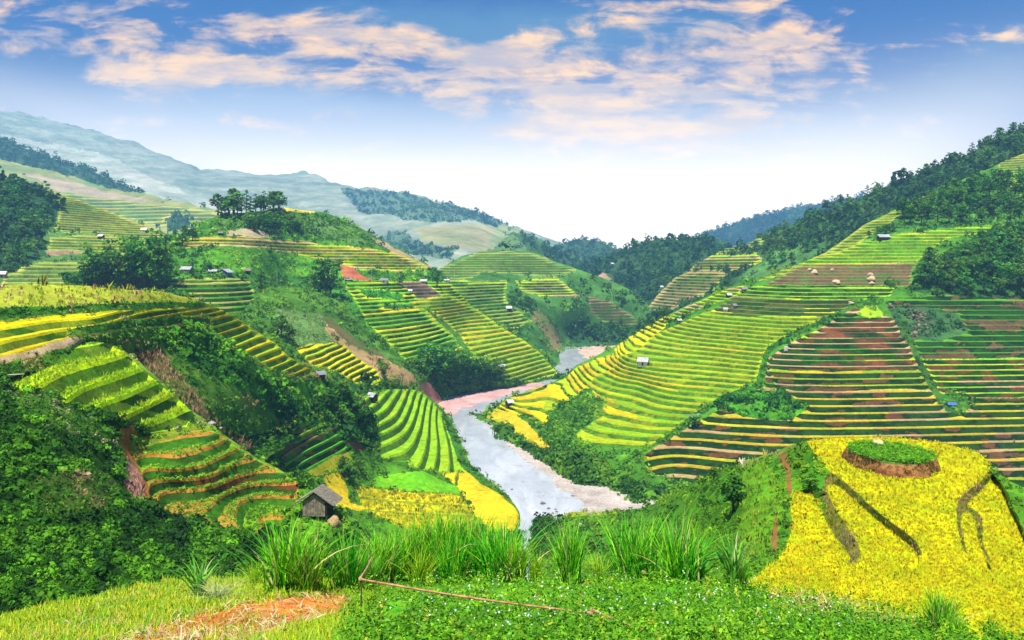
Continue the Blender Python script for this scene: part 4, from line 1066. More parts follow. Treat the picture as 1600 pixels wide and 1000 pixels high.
Layer('rice_knoll',
      top=[(828, 870), (832, 812), (846, 803), (870, 800), (910, 800), (950, 799), (990, 796), (1020, 788), (1050, 769), (1100, 747), (1150, 724), (1200, 707), (1240, 695), (1262, 689), (1300, 685), (1400, 683), (1480, 694), (1530, 708), (1556, 735), (1575, 748), (1600, 762), (1650, 785), (1850, 840)],
      bot=[(830, 990), (1170, 1010), (1600, 1100), (1850, 1130)],
      ctrl=[(1262, 688, 66), (1400, 683, 67), (1530, 709, 61), (1400, 800, 46.5), (1300, 900, 36.5), (1200, 920, 35), (1600, 985, 30.5), (1450, 960, 32), (1600, 765, 51), (1590, 860, 40), (1850, 860, 40), (1850, 1000, 30), (1300, 1020, 29.5), (1600, 1095, 26), (1000, 985, 38), (1228, 780, 54), (1215, 850, 45.5), (1185, 895, 41), (1180, 760, 62), (1120, 760, 85), (1050, 800, 118), (1150, 860, 50), (1080, 880, 58), (1000, 860, 95), (920, 865, 150), (900, 845, 190), (840, 808, 0, -74.6), (900, 801, 0, -74.4), (960, 799, 0, -73), (840, 850, 200), (1200, 707, 78), (1150, 724, 90), (1100, 747, 105), (1005, 800, 190), (960, 830, 172), (870, 872, 160), (880, 930, 60), (1000, 920, 48), (1240, 720, 66)],
      covers=[Cover('grass', None, (.10, .28, .012), (.04, .15, .01), bush=2.0, bsize=9, bcol=B_MID),
              Cover('ledge', [(1160, 730), (1190, 722), (1210, 740), (1226, 800), (1210, 850), (1170, 880), (1140, 870), (1160, 800)], (.12, .32, .012), (.08, .24, .012), bush=1.2, bsize=5, bcol=B_LIGHT, bkind=1),
              Cover('track', [(1212, 708), (1230, 706), (1234, 735), (1238, 772), (1230, 770), (1226, 740), (1218, 722)], (.26, .10, .035), (.18, .12, .03)),
              Cover('track2', [(1204, 846), (1212, 800), (1216, 846), (1208, 872)], (.26, .10, .035), (.18, .14, .03)),
              Cover('brush', [(1238, 700), (1262, 700), (1285, 740), (1290, 762), (1262, 768), (1245, 740)], (.07, .26, .012), (.03, .14, .01), bush=1.2, bsize=13, bcol=B_MID),
              Cover('low', [(880, 860), (930, 842), (1000, 812), (1060, 780), (1080, 800), (1020, 840), (960, 870), (900, 880)], (.10, .30, .015), (.05, .17, .01), bush=.9, bsize=13, bcol=B_MID),
              Cover('strip', [(850, 802), (880, 799), (950, 797), (985, 796), (950, 806), (900, 808), (860, 808)], (.36, .42, .02), (.24, .36, .015), bush=.6, bsize=4, bkind=1, bcol=[(.30, .42, .01), (.42, .46, .02)]),
              Cover('thicket', [(828, 812), (845, 806), (870, 812), (885, 830), (880, 860), (828, 880)], (.03, .12, .01), (.02, .08, .008), bush=2.4, bsize=10, bcol=B_DARK),
              Cover('reeds', [(1150, 722), (1190, 706), (1240, 692), (1250, 698), (1200, 716), (1160, 732)], (.2, .3, .05), (.12, .22, .03), bush=.7, bsize=8, bcol=[(.20, .30, .04), (.45, .40, .26), (.5, .46, .36)], bkind=1),
              Cover('bankr', [(1556, 736), (1576, 748), (1600, 762), (1850, 840), (1850, 930), (1600, 820), (1578, 790)], (.10, .30, .015), (.06, .20, .012), bush=.5, bsize=10, bcol=B_MID),
              Cover('risers', [(1284, 770), (1290, 745), (1300, 735), (1540, 730), (1560, 760), (1600, 830), (1610, 905), (1500, 890), (1440, 900), (1340, 895), (1300, 885)], (.20, .19, .03), (.09, .13, .015), bush=1.6, bsize=4, bcol=[(.09, .20, .008), (.20, .26, .015), (.32, .28, .06), (.34, .26, .12)], bkind=1, ns=0),
              Cover('front', [(1150, 912), (1190, 898), (1240, 886), (1330, 882), (1440, 868), (1500, 862), (1530, 872), (1610, 896), (1850, 960), (1850, 1080), (1600, 1105), (1170, 1015), (1130, 1010), (1120, 950)], (.50, .49, .005), (.32, .42, .005), flat=(KN - .04,), ns=0, bush=1.6, bsize=3.0, bkind=1, bcol=[(.46, .52, .004), (.54, .56, .004), (.62, .60, .004), (.70, .66, .006)]),
              Cover('plot_a', smooth([(1254, 680), (1300, 670), (1400, 668), (1490, 676), (1540, 700), (1550, 722), (1542, 742), (1524, 760), (1496, 778), (1493, 800), (1496, 830), (1504, 858), (1520, 888), (1470, 896), (1438, 896), (1442, 880), (1440, 862), (1428, 842), (1400, 822), (1368, 798), (1340, 772), (1318, 752), (1296, 738), (1274, 714)]), (.52, .51, .004), (.33, .42, .005), flat=(KN,), ns=0, bush=1.6, bsize=3.0, bkind=1, bcol=[(.46, .52, .004), (.54, .56, .004), (.62, .60, .004), (.70, .66, .006)]),
              Cover('plot_b', smooth([(1290, 758), (1306, 756), (1322, 770), (1352, 798), (1386, 824), (1416, 846), (1434, 866), (1438, 880), (1430, 892), (1336, 896), (1336, 884), (1346, 866), (1336, 842), (1318, 816), (1302, 792), (1294, 774)]), (.51, .50, .004), (.32, .42, .005), flat=(KN - .60,), ns=0, bush=1.6, bsize=3.0, bkind=1, bcol=[(.46, .52, .004), (.54, .56, .004), (.62, .60, .004), (.70, .66, .006)]),
              Cover('plot_c', smooth([(1232, 772), (1250, 767), (1270, 768), (1280, 784), (1286, 808), (1302, 838), (1322, 860), (1330, 876), (1322, 892), (1200, 904), (1180, 900), (1218, 872), (1236, 838), (1236, 800)]), (.51, .50, .004), (.32, .42, .005), flat=(KN - 1.25,), ns=0, bush=1.6, bsize=3.0, bkind=1, bcol=[(.46, .52, .004), (.54, .56, .004), (.62, .60, .004), (.70, .66, .006)]),
              Cover('plot_d', smooth([(1550, 744), (1562, 752), (1574, 780), (1586, 805), (1608, 850), (1614, 900), (1562, 898), (1540, 866), (1532, 836), (1536, 812), (1522, 796), (1506, 790), (1530, 770)]), (.51, .50, .004), (.32, .42, .005), flat=(KN - .60,), ns=0, bush=1.6, bsize=3.0, bkind=1, bcol=[(.46, .52, .004), (.54, .56, .004), (.62, .60, .004), (.70, .66, .006)]),
              Cover('plot_e', smooth([(1502, 798), (1518, 804), (1526, 818), (1526, 838), (1534, 862), (1554, 896), (1524, 890), (1508, 860), (1500, 826)]), (.51, .50, .004), (.32, .42, .005), flat=(KN - .40,), ns=0, bush=1.6, bsize=3.0, bkind=1, bcol=[(.46, .52, .004), (.54, .56, .004), (.62, .60, .004), (.70, .66, .006)])],
      mat=M_RICE, step=1.6, amp=0.25, nscale=5.0, seed=20, rough_top=0.6, warp=1.2,
      relax=[(1180, 898), (1222, 860), (1232, 770), (1262, 764), (1286, 755), (1262, 689), (1300, 684), (1400, 682), (1480, 692), (1532, 708), (1550, 738), (1562, 750), (1600, 830), (1618, 905), (1850, 965), (1850, 1140), (1600, 1110), (1140, 1015), (1140, 940)])

Layer('foreground_bank',
      top=[(-250, 995), (0, 968), (60, 956), (100, 949), (200, 931), (290, 916), (330, 911), (400, 911), (480, 919), (560, 919), (640, 909), (700, 904), (900, 909), (1000, 906), (1170, 914), (1250, 936), (1330, 950), (1420, 970), (1500, 988), (1600, 1005), (1850, 1060)],
      bot=[(-250, 1320), (1850, 1320)],
      ctrl=[(0, 965, 13), (290, 912, 15), (560, 916, 15), (800, 907, 16), (1000, 904, 16), (1170, 913, 15.5), (1330, 949, 13.5), (1500, 987, 11), (1600, 1004, 10), (0, 1000, 10.5), (800, 1000, 9), (1600, 1040, 9), (-250, 990, 12), (1850, 1055, 9), (800, 1300, 4), (0, 1300, 4), (1600, 1300, 4), (-250, 1300, 4), (1850, 1300, 4)],
      covers=[Cover('leafy', None, (.10, .30, .012), (.05, .18, .010)),
              Cover('lawn', [(-250, 940), (0, 950), (200, 920), (400, 905), (560, 912), (575, 930), (560, 960), (520, 1000), (480, 1330), (-250, 1330)], (.38, .42, .02), (.22, .34, .015)),
              Cover('soil', [(235, 978), (320, 955), (380, 944), (430, 938), (500, 932), (552, 932), (548, 948), (500, 966), (450, 985), (380, 1010), (200, 1050), (140, 1030)], (.58, .18, .035), (.40, .15, .04)),
              Cover('soil2', [(1180, 925), (1240, 936), (1320, 950), (1290, 960), (1210, 948)], (.34, .20, .07), (.22, .22, .04))],
      mat=M_BANK, step=3.0, amp=0.10, nscale=1.6, seed=21, rough_top=1.0, back=7)

# ------------------------------------------------------------------ valley floor, river, gravel
def sheet(name, poly, z, mat, cell, kind='structure', amp=0.0, seed=1, col=(.3, .3, .3)):
    P = np.array(poly, float)
    x0, y0 = P.min(0); x1, y1 = P.max(0)
    xs = np.arange(x0 - cell, x1 + 2 * cell, cell); ys = np.arange(y0 - cell, y1 + 2 * cell, cell)
    gx, gy = np.meshgrid(xs, ys)
    s = sdf(gx + 0.4 * cell * fbm(gx / cell / 6, gy / cell / 6, 3, seed), gy, P)
    gz = z + amp * 2 * fbm(gx / (cell * 7), gy / (cell * 7), 4, seed) + np.clip(s / (cell * 3), -1.5, 0) * max(amp, 0.15)
    V = np.stack([gx, gy, gz], -1).reshape(-1, 3)
    n, m = gx.shape
    idx = np.arange(n * m).reshape(n, m)
    q = np.stack([idx[:-1, :-1], idx[:-1, 1:], idx[1:, 1:], idx[1:, :-1]], -1).reshape(-1, 4)
    keep = (s.ravel()[q] > -cell * 1.5).any(1)
    q = q[keep]
    c = np.tile(np.array(col, float), (len(q), 1)) * (1 + 0.5 * fbm(V[q[:, 0], 0] / (cell * 5), V[q[:, 0], 1] / (cell * 5), 4, seed + 1))[:, None]
    me = mesh_from(name, V, q.ravel(), np.arange(len(q)) * 4, np.full(len(q), 4), mat, c, np.ones(len(q), bool))
    return add(name, me, kind=kind)


def ray(px, py, z):
    d = z * F / (HY - py)
    return ((px - HX) / F * d, d)


ZW = -75.0
sheet('valley_floor', [(-3500, -60), (3500, -60), (5200, 9000), (-5200, 9000)], -96.0, mat_plain('valley_soil', (.10, .16, .04), 0.95, 0.5, 0.02), 260.0)


def mat_water():
    m = bpy.data.materials.new('river_water')
    m.use_nodes = True
    t = NT(m.node_tree)
    b = t.n['Principled BSDF']
    geo = t.new('ShaderNodeNewGeometry')
    mp = t.new('ShaderNodeMapping')
    mp.inputs['Scale'].default_value = (0.10, 0.03, 0.1)
    mp.inputs['Rotation'].default_value = (0, 0, 0.35)
    t.l.new(geo.outputs['Position'], mp.inputs[0])
    n = t.noise(mp.outputs[0], 1.0, 6.0, 0.6, 0.8)
    n2 = t.noise(geo.outputs['Position'], 0.9, 5.0, 0.7, 0.5)
    n3 = t.noise(geo.outputs['Position'], 0.12, 5.0, 0.65, 0.5)
    c = t.mix(t.ramp(n, 0.35, 0.7), (.38, .42, .47), (.54, .57, .61))
    c = t.mix(t.math('MULTIPLY', t.ramp(t.math('ADD', t.math('MULTIPLY', n2, .6), t.math('MULTIPLY', n3, .5)), 0.60, 0.68), 0.5), c, (.22, .17, .15))
    t.l.new(c, b.inputs['Base Color'])
    b.inputs['Roughness'].default_value = 0.14
    b.inputs['IOR'].default_value = 1.33
    bp = t.new('ShaderNodeBump')
    bp.inputs['Strength'].default_value = 0.5
    bp.inputs['Distance'].default_value = 0.12
    t.l.new(n2, bp.inputs['Height'])
    t.l.new(bp.outputs[0], b.inputs['Normal'])
    return m


RIVER = [ray(800, 900, ZW), ray(870, 900, ZW), ray(985, 804, ZW), ray(985, 776, ZW), ray(900, 720, ZW), ray(840, 670, ZW), ray(830, 640, ZW), (60, 470), (85, 540), (60, 600), (75, 660),
         (100, 700), (175, 770), (150, 830), (40, 820), (10, 740), (0, 620), (-20, 540), (-60, 530), (-110, 470), (-70, 430), (-60, 380), (-45, 330), (-30, 300), (-20, 270), (-8, 240)]
sheet('river', RIVER, ZW, mat_water(), 4.0)
M_GRAV = mat_terrain('gravel', 0.9, 0.55, 0.5)
sheet('gravel_bank', [ray(758, 652, ZW), ray(785, 668, ZW), ray(830, 705, ZW), ray(905, 753, ZW), ray(1012, 782, ZW), ray(1010, 800, ZW), ray(975, 802, ZW), ray(935, 799, ZW), ray(888, 765, ZW), ray(838, 722, ZW), ray(782, 676, ZW)], ZW + 0.22, M_GRAV, 1.6, amp=0.35, seed=4, col=(.46, .40, .36))
sheet('gravel_bank', [ray(678, 640, ZW), ray(700, 628, ZW), ray(760, 612, ZW), ray(830, 598, ZW), ray(850, 602, ZW), ray(800, 611, ZW), ray(768, 621, ZW), ray(745, 629, ZW), ray(712, 640, ZW), ray(690, 655, ZW)], ZW + 0.20, M_GRAV, 2.0, amp=0.30, seed=5, col=(.56, .33, .32))
sheet('gravel_bank', [ray(905, 546, ZW), ray(930, 541, ZW), ray(962, 541, ZW), ray(945, 556, ZW), ray(925, 560, ZW)], ZW + 0.22, M_GRAV, 3.0, amp=0.3, seed=6, col=(.52, .38, .30))

# ------------------------------------------------------------------ undergrowth of every hillside
_by = {}
for nm, P, c, dd, sd in BUSH_JOBS:
    _by.setdefault((nm, c.bkind == 1), []).append(grow(P, c, dd, sd))
for (nm, sward), lst in _by.items():
    me = cards_mesh('undergrowth', np.concatenate([a for a, _ in lst]), np.concatenate([b for _, b in lst]), M_SWARD if sward else M_BUSH)
    add('crop_and_weeds' if sward else 'undergrowth', me, kind='stuff')

# ================================================================== TREES
def tube(bm, pts, radii, n=6):
    """tapered limb through points"""
    rings = []
    for i, (p, r) in enumerate(zip(pts, radii)):
        p = Vector(p)
        a = Vector(pts[max(i - 1, 0)]); b = Vector(pts[min(i + 1, len(pts) - 1)])
        t = (b - a).normalized()
        u = t.cross(Vector((0.31, 0.95, 0.05))).normalized()
        w = t.cross(u)
        rings.append([bm.verts.new(p + (u * math.cos(2 * math.pi * k / n) + w * math.sin(2 * math.pi * k / n)) * r) for k in range(n)])
    for a, b in zip(rings, rings[1:]):
        for k in range(n):
            bm.faces.new((a[k], a[(k + 1) % n], b[(k + 1) % n], b[k]))
    bm.faces.new(rings[0][::-1])
    bm.faces.new(rings[-1])


def bm_mesh(name, bm, mat, smooth=False):
    bmesh.ops.recalc_face_normals(bm, faces=bm.faces)
    me = bpy.data.meshes.new(name)
    bm.to_mesh(me)
    bm.free()
    for m in (mat if isinstance(mat, (list, tuple)) else [mat]):
        me.materials.append(m)
    if smooth:
        me.polygons.foreach_set('use_smooth', np.ones(len(me.polygons), bool))
    return me


def crown_mesh(name, lobes, per, size, cols, seed, droop=0.0):
    r = np.random.default_rng(seed)
    Q, C = [], []
    cols = np.array(cols)
    for (x, y, z, rr, flat) in lobes:
        n = max(12, int(per * rr * rr))
        v = r.normal(size=(n, 3))
        v /= np.linalg.norm(v, axis=1, keepdims=True)
        v[:, 2] = np.where(v[:, 2] < -0.35, -v[:, 2], v[:, 2])
        rad = rr * r.uniform(0.55, 1.08, (n, 1))
        cen = np.array([x, y, z]) + v * rad * np.array([1, 1, flat])
        nr = v + r.normal(0, 0.45, v.shape)
        nr[:, 2] += 0.25
        Q.append(leaf_quads(cen, nr, size * r.uniform(0.6, 1.3, n), r))
        base = cols[r.integers(0, len(cols))] * math.exp(r.normal(0, 0.20))
        C.append(base * np.exp(r.normal(0, 0.22, (n, 1))))
    return cards_mesh(name, np.concatenate(Q), np.concatenate(C), M_LEAF)


TREES = {}
C_BROAD = [(.028, .115, .012), (.045, .155, .014), (.07, .21, .016), (.10, .26, .018)]
C_DARK = [(.018, .080, .014), (.028, .105, .015), (.045, .145, .017), (.065, .18, .02)]
C_BAM = [(.03, .14, .010), (.055, .20, .012), (.09, .27, .014), (.13, .33, .018)]


def make_kinds():
    for v in range(3):                      # round broadleaf tree, 10 m
        r = random.Random(100 + v)
        bm = bmesh.new()
        tube(bm, [(0, 0, -0.6), (0.1, 0.05, 1.4), (0.0, 0.15, 3.2), (0.15, 0.1, 5.5), (0.1, 0, 7.6)], [0.34, 0.26, 0.21, 0.14, 0.05])
        lobes = []
        for k in range(11):
            a = k * 2.4 + r.uniform(-.4, .4)
            z = 3.6 + 5.0 * (k / 10.0) + r.uniform(-.4, .4)
            w = math.sin(math.pi * min(0.92, 0.25 + (z - 3.4) / 7.5)) * 2.5
            x, y = math.cos(a) * w * r.uniform(.55, 1.0), math.sin(a) * w * r.uniform(.55, 1.0)
            rr = r.uniform(1.15, 1.9) * (1.0 if z < 7 else 0.8)
            lobes.append((x, y, z, rr, 0.8))
            if k % 2 == 0:
                tube(bm, [(0.05, 0.1, z * 0.45), (x * 0.5, y * 0.5, z * 0.75), (x, y, z)], [0.12, 0.08, 0.03], 5)
        lobes.append((0, 0, 8.6, 1.3, 0.85))
        TREES['broad%d' % v] = (bm_mesh('trunk', bm, M_BARK, True), crown_mesh('crown', lobes, 26, 0.85, C_BROAD, 40 + v))
        bm = bmesh.new()                    # the same habit, darker and taller
        tube(bm, [(0, 0, -0.6), (0.0, 0.1, 3), (0.1, 0.0, 7), (0.0, 0, 11.2)], [0.32, 0.24, 0.15, 0.04])
        lobes = []
        for k in range(13):
            z = 3.2 + k * 0.66
            a = k * 2.1 + r.uniform(-.5, .5)
            w = (1.0 - (z - 3.2) / 10.0) * 1.9
            x, y = math.cos(a) * w, math.sin(a) * w
            lobes.append((x, y, z, r.uniform(0.85, 1.35) * (1.1 - (z - 3) / 16), 0.62))
            if k % 2:
                tube(bm, [(0, 0.05, z - 0.5), (x, y, z)], [0.08, 0.03], 4)
        lobes.append((0, 0, 11.6, 0.6, 1.2))
        TREES['tall%d' % v] = (bm_mesh('trunk', bm, M_BARK, True), crown_mesh('crown', lobes, 34, 0.75, C_DARK, 60 + v))
        bm = bmesh.new()                    # feathery bamboo thicket
        lobes = []
        for k in range(15):
            a = k * 2.4
            R = 0.4 + 0.10 * k
            bx, by = math.cos(a) * R * 0.4, math.sin(a) * R * 0.4
            hh = r.uniform(6.5, 10.5)
            tx, ty = math.cos(a) * (R + 1.3), math.sin(a) * (R + 1.3)
            tube(bm, [(bx, by, -0.5), (bx * 1.4, by * 1.4, hh * 0.5), ((bx + tx) / 2, (by + ty) / 2, hh * 0.85), (tx, ty, hh * 0.92)], [0.07, 0.06, 0.04, 0.015], 4)
            for f in (0.35, 0.55, 0.75, 0.92):
                g = f * f
                lobes.append((bx * 1.3 * (1 - g) + tx * g, by * 1.3 * (1 - g) + ty * g, hh * f, r.uniform(0.6, 1.0), 0.75))
        TREES['bamboo%d' % v] = (bm_mesh('stem', bm, M_BARK, True), crown_mesh('crown', lobes, 30, 0.62, C_BAM, 80 + v))


make_kinds()
HEIGHT = {'broad': 10.2, 'tall': 12.2, 'bamboo': 9.8}


def plant_tree(layer, px, py, hpx, kind, label, group, wide=1.0, name='tree', cat='tree'):
    L = LAYERS[layer]
    p = L.at(px, py)
    if kind[-1] not in '012':
        kind = kind + str(random.randrange(3))
    hgt = hpx / F * p.y
    s = hgt / HEIGHT[kind[:-1]]
    root = bpy.data.objects.new(name, None)
    root.empty_display_size = 0.5
    COL.objects.link(root)
    root.location = (p.x, p.y, p.z - 0.1)
    root.rotation_euler = (0, 0, random.uniform(0, 6.28))
    root.scale = (s * wide, s * wide, s)
    root['label'] = label
    root['category'] = cat
    if group:
        root['group'] = group
    tr, cr = TREES[kind]
    a = bpy.data.objects.new(tr.name.split('.')[0], tr); a.parent = root; COL.objects.link(a)
    b = bpy.data.objects.new('crown', cr); b.parent = root; COL.objects.link(b)
    return root


def grove(layer, poly, n, hpx, kinds, label, group, gap=6.0, wide=1.0, name='tree'):
    """trees standing apart inside a patch of a hillside, the nearest planted last"""
    P = np.array(poly, float)
    lo, hi = P.min(0), P.max(0)
    got = []
    tries = 0
    while len(got) < n and tries < 6000:
        tries += 1
        x, y = random.uniform(lo[0], hi[0]), random.uniform(lo[1], hi[1])
        _, i = seg_dist(np.array([x]), np.array([y]), P)
        if not i[0]:
            continue
        g = gap if tries < 3000 else gap * 0.5
        if any((x - a) ** 2 + ((y - b) * 1.5) ** 2 < g * g for a, b in got):
            continue
        got.append((x, y))
    for x, y in got:
        plant_tree(layer, x, y, random.uniform(*hpx), random.choice(kinds), label, group, wide * random.uniform(0.9, 1.15), name)


# grove by the river bend
grove('grove_hill', [(632, 600), (660, 588), (700, 592), (740, 596), (780, 604), (772, 612), (735, 622), (700, 632), (660, 626), (640, 616)], 26, (30, 52), ['bamboo', 'bamboo', 'broad'], 'dark leafy tree in the grove on the river bend above the pink gravel', 'trees of the riverside grove', 11, 1.35)
for x, y, h in [(672, 592, 58), (690, 590, 62), (715, 596, 58), (650, 598, 44), (740, 600, 46), (630, 622, 42), (612, 624, 40), (645, 628, 40)]:
    plant_tree('grove_hill' if x > 628 else 'dry_spur', x, y, h, 'bamboo', 'dark leafy tree in the grove on the river bend above the pink gravel', 'trees of the riverside grove', 1.35)
# grove behind the near field on the left
grove('grove_hill', [(132, 442), (170, 436), (225, 440), (268, 446), (262, 458), (200, 458), (140, 455)], 12, (46, 66), ['bamboo', 'broad'], 'green leafy tree in the grove behind the dry grass field', 'trees of the grove behind the near field', 13, 1.25)
for x, y, h in [(228, 452, 92), (246, 455, 86), (212, 450, 80)]:
    plant_tree('grove_hill', x, y, h, 'bamboo', 'tallest green tree of the grove behind the dry grass field', 'tallest trees of the grove behind the near field', 1.25)
grove('grove_hill', [(205, 405), (250, 390), (290, 372), (318, 360), (325, 370), (290, 388), (240, 405)], 8, (18, 28), ['broad'], 'small round tree on the shoulder of the hill below the hilltop grove', 'small trees on the hill shoulder', 10, 1.2)
# grove on the hilltop
grove('grove_hill', [(334, 336), (360, 332), (400, 331), (430, 329), (436, 332), (400, 338), (345, 342)], 17, (26, 40), ['broad', 'tall'], 'dark tree in the grove crowning the middle hill', 'trees of the hilltop grove', 8, 1.35)
grove('grove_hill', [(385, 350), (410, 345), (440, 352), (468, 358), (470, 366), (430, 366), (390, 362)], 14, (16, 30), ['broad', 'bamboo'], 'green tree halfway up the middle hill below its hilltop grove', 'trees on the face of the middle hill', 9, 1.3)
# by the road and on the dry spur
plant_tree('grove_hill', 512, 470, 72, 'bamboo0', 'tall dark tree standing alone by the road beside the white van', None, 1.15)
plant_tree('grove_hill', 497, 466, 50, 'bamboo1', 'lower dark tree leaning against the tall roadside tree', None, 1.1)
plant_tree('grove_hill', 683, 450, 30, 'broad1', 'round dark tree at the end of the road by the white building', None, 1.0)
plant_tree('grove_hill', 625, 446, 15, 'broad0', 'small dark tree on the road edge beside the grey roofed house', None, 1.5)
for x, y, h, lb in [(408, 480, 58, 'tall'), (420, 490, 48, 'broad'), (440, 530, 38, 'broad'), (452, 540, 34, 'broad')]:
    plant_tree('dry_spur' if y > 500 else 'grove_hill', x, y, h, lb, 'dark tree growing on the gully slope above the near terraces', 'trees along the gully above the near terraces', 1.2)
plant_tree('dry_spur', 527, 536, 13, 'broad', 'small dark bushy tree at the top edge of the yellow terraces below the meadow', None, 1.2)
plant_tree('dry_spur', 594, 575, 20, 'broad', 'round green tree at the edge of the dry grass strip', None, 1.3)
plant_tree('dry_spur', 600, 590, 26, 'bamboo', 'bright green leafy tree beside the dry grass strip', None, 1.1)
# middle hill
grove('middle_hill', [(795, 470), (815, 465), (828, 476), (832, 490), (815, 492), (800, 482)], 9, (12, 20), ['broad'], 'dark round tree on the middle hill beside the small hut', 'trees beside the hut on the middle hill', 8, 1.3)
grove('middle_hill', [(885, 505), (950, 512), (1000, 505), (1012, 492), (1016, 510), (995, 528), (950, 540), (890, 540)], 22, (12, 20), ['broad', 'tall'], 'dark tree in the shaded wood above the far bend of the river', 'trees above the far river bend', 8, 1.4)
# crest of the terraced hill, by the far bend
for x, y, h in [(1037, 502, 24), (1018, 514, 18), (1005, 520, 16), (990, 528, 14), (975, 536, 12)]:
    plant_tree('terraced_hill', x, y, h, 'broad', 'dark round tree on the crest of the terraced hill near the far bend', 'trees on the crest near the far bend', 1.3)
grove('forested_ridge', [(1060, 486), (1100, 472), (1140, 445), (1150, 452), (1110, 476), (1070, 492)], 16, (10, 20), ['tall', 'broad'], 'dark tree in the row behind the crest huts', 'row of trees behind the crest huts', 7, 1.2)
plant_tree('forested_ridge', 1138, 446, 24, 'tall', 'slender dark tree standing above the row behind the crest huts', None, 1.0)
plant_tree('forested_ridge', 1096, 428, 12, 'tall', 'lone slender tree between the two tan terraced patches', None, 1.0)
# big wood on the right
grove('terraced_hill', [(1428, 455), (1450, 425), (1490, 405), (1540, 385), (1600, 375), (1640, 375), (1640, 462), (1540, 464), (1450, 464)], 52, (30, 46), ['broad', 'broad', 'bamboo'], 'dark leafy tree in the wood bordering the terraces on the big slope', 'trees of the wood beside the terraces', 15, 1.25)
grove('terraced_hill', [(1395, 350), (1440, 325), (1500, 300), (1560, 290), (1640, 280), (1640, 345), (1570, 345), (1500, 350), (1430, 354)], 46, (24, 36), ['tall', 'broad', 'broad', 'bamboo'], 'mid green tree scattered on the scrubby upper slope above the terraces', 'trees of the scrubby upper slope', 15, 1.2)
for x, y, h in [(1372, 366, 14), (1384, 366, 18), (1358, 372, 12), (1396, 362, 14)]:
    plant_tree('terraced_hill', x, y, h, 'broad', 'small dark tree beside the pale roofed house on the upper slope', 'trees beside the upper slope house', 1.3)
# forested ridge: the trees nearest to us stand out
grove('forested_ridge', [(1230, 425), (1285, 392), (1340, 350), (1400, 318), (1460, 290), (1540, 258), (1600, 232), (1600, 205), (1500, 250), (1400, 290), (1300, 328), (1210, 365), (1190, 420)], 62, (17, 25), ['broad', 'broad', 'tall'], 'dark tree in the forest covering the high ridge', 'forest trees of the high ridge', 11, 1.2)
# terraced hill beyond, its wood
grove('terraced_hill_beyond', [(0, 288), (40, 298), (66, 312), (80, 340), (60, 366), (60, 395), (20, 420), (-40, 425), (-60, 300)], 30, (22, 34), ['broad', 'tall'], 'bluish dark tree in the wood on the hazy slope at the valley side', 'trees of the hazy wood', 12, 1.35)
grove('terraced_hill_beyond', [(130, 405), (180, 402), (230, 400), (230, 408), (140, 412)], 6, (8, 14), ['broad'], 'small tree between the hazy terraces and the near grove', 'small trees below the hazy terraces', 8, 1.5)
for x, y, h in [(250, 368, 12), (262, 372, 12), (258, 376, 10)]:
    plant_tree('terraced_hill_beyond', x, y, h, 'tall', 'small dark tree at the edge of the hazy terraces above the hut', 'small trees at the edge of the hazy terraces', 1.4)
# lower fields and gully
for x, y, h in [(535, 632, 40), (515, 645, 40), (548, 650, 38), (490, 652, 34), (560, 662, 34), (528, 660, 30)]:
    plant_tree('terraced_spur', x, y, h, 'broad', 'dark leafy tree filling the ravine above the lower paddies', 'trees of the ravine', 1.35)
for x, y, h in [(537, 745, 34), (548, 756, 30), (560, 736, 24)]:
    plant_tree('lower_fields', x, y, h, 'broad', 'dark leafy tree between the yellow paddies on the valley floor', 'trees between the valley floor paddies', 1.25)
for x, y, h in [(700, 672, 16), (712, 690, 13), (694, 655, 12)]:
    plant_tree('lower_fields', x, y, h, 'broad', 'small bushy tree on the river bank below the bright green terraces', 'small trees on the river bank', 1.5)
for x, y, h, k, lb in [(1146, 800, 64, 'broad1', 'round dense dark tree on the grassy slope beside the yellow knoll'),
                       (1115, 752, 26, 'broad0', 'low spreading green tree on the slope crest behind the round dark tree'),
                       (1098, 792, 24, 'broad2', 'small green tree just down the slope from the round dark tree'),
                       (860, 838, 34, 'broad0', 'dark bushy tree at the mouth of the stream below the river bend'),
                       (1268, 765, 30, 'broad2', 'bright green bushy tree at the rim of the yellow knoll')]:
    plant_tree('rice_knoll', x, y, h, k, lb, None, 1.35)
plant_tree('lower_fields', 838, 842, 26, 'broad1', 'low leafy tree hanging over the stream mouth', None, 1.4)

# ================================================================== HOUSES AND OTHER THINGS
M_WOOD = mat_plain('grey_boards', (.27, .22, .18), 0.9, 0.4, 2.5, 0.1, 0.02)
M_WOODD = mat_plain('dark_boards', (.05, .038, .03), 0.9, 0.4, 2.5, 0.1, 0.02)
M_THATCH = mat_plain('weathered_thatch', (.20, .17, .14), 0.95, 0.45, 3.5, 0.05, 0.05, (.34, .31, .26))
M_TIN = mat_plain('pale_tin', (.40, .42, .45), 0.5, 0.35, 1.2, 0.4)
M_TING = mat_plain('grey_tin', (.22, .22, .24), 0.55, 0.25, 1.2, 0.3)
M_BLUE = mat_plain('blue_sheet', (.06, .14, .62), 0.5, 0.15, 1.5, 0.3)
M_REDT = mat_plain('red_roof', (.42, .12, .08), 0.7, 0.2, 1.5, 0.2)
M_WHITE = mat_plain('white_paint', (.58, .58, .56), 0.6, 0.22, 1.5, 0.3)
M_GLASS = mat_plain('dark_glass', (.03, .04, .05), 0.15, 0.1, 1.0, 0.5)
M_TYRE = mat_plain('tyre_rubber', (.02, .02, .02), 0.8, 0.1, 1.0, 0.2)
M_STRAW = mat_plain('straw', (.58, .46, .28), 0.95, 0.3, 3.0, 0.05, 0.04)
M_STONE = mat_plain('purple_grey_stone', (.34, .27, .29), 0.9, 0.3, 2.0, 0.1, 0.05)
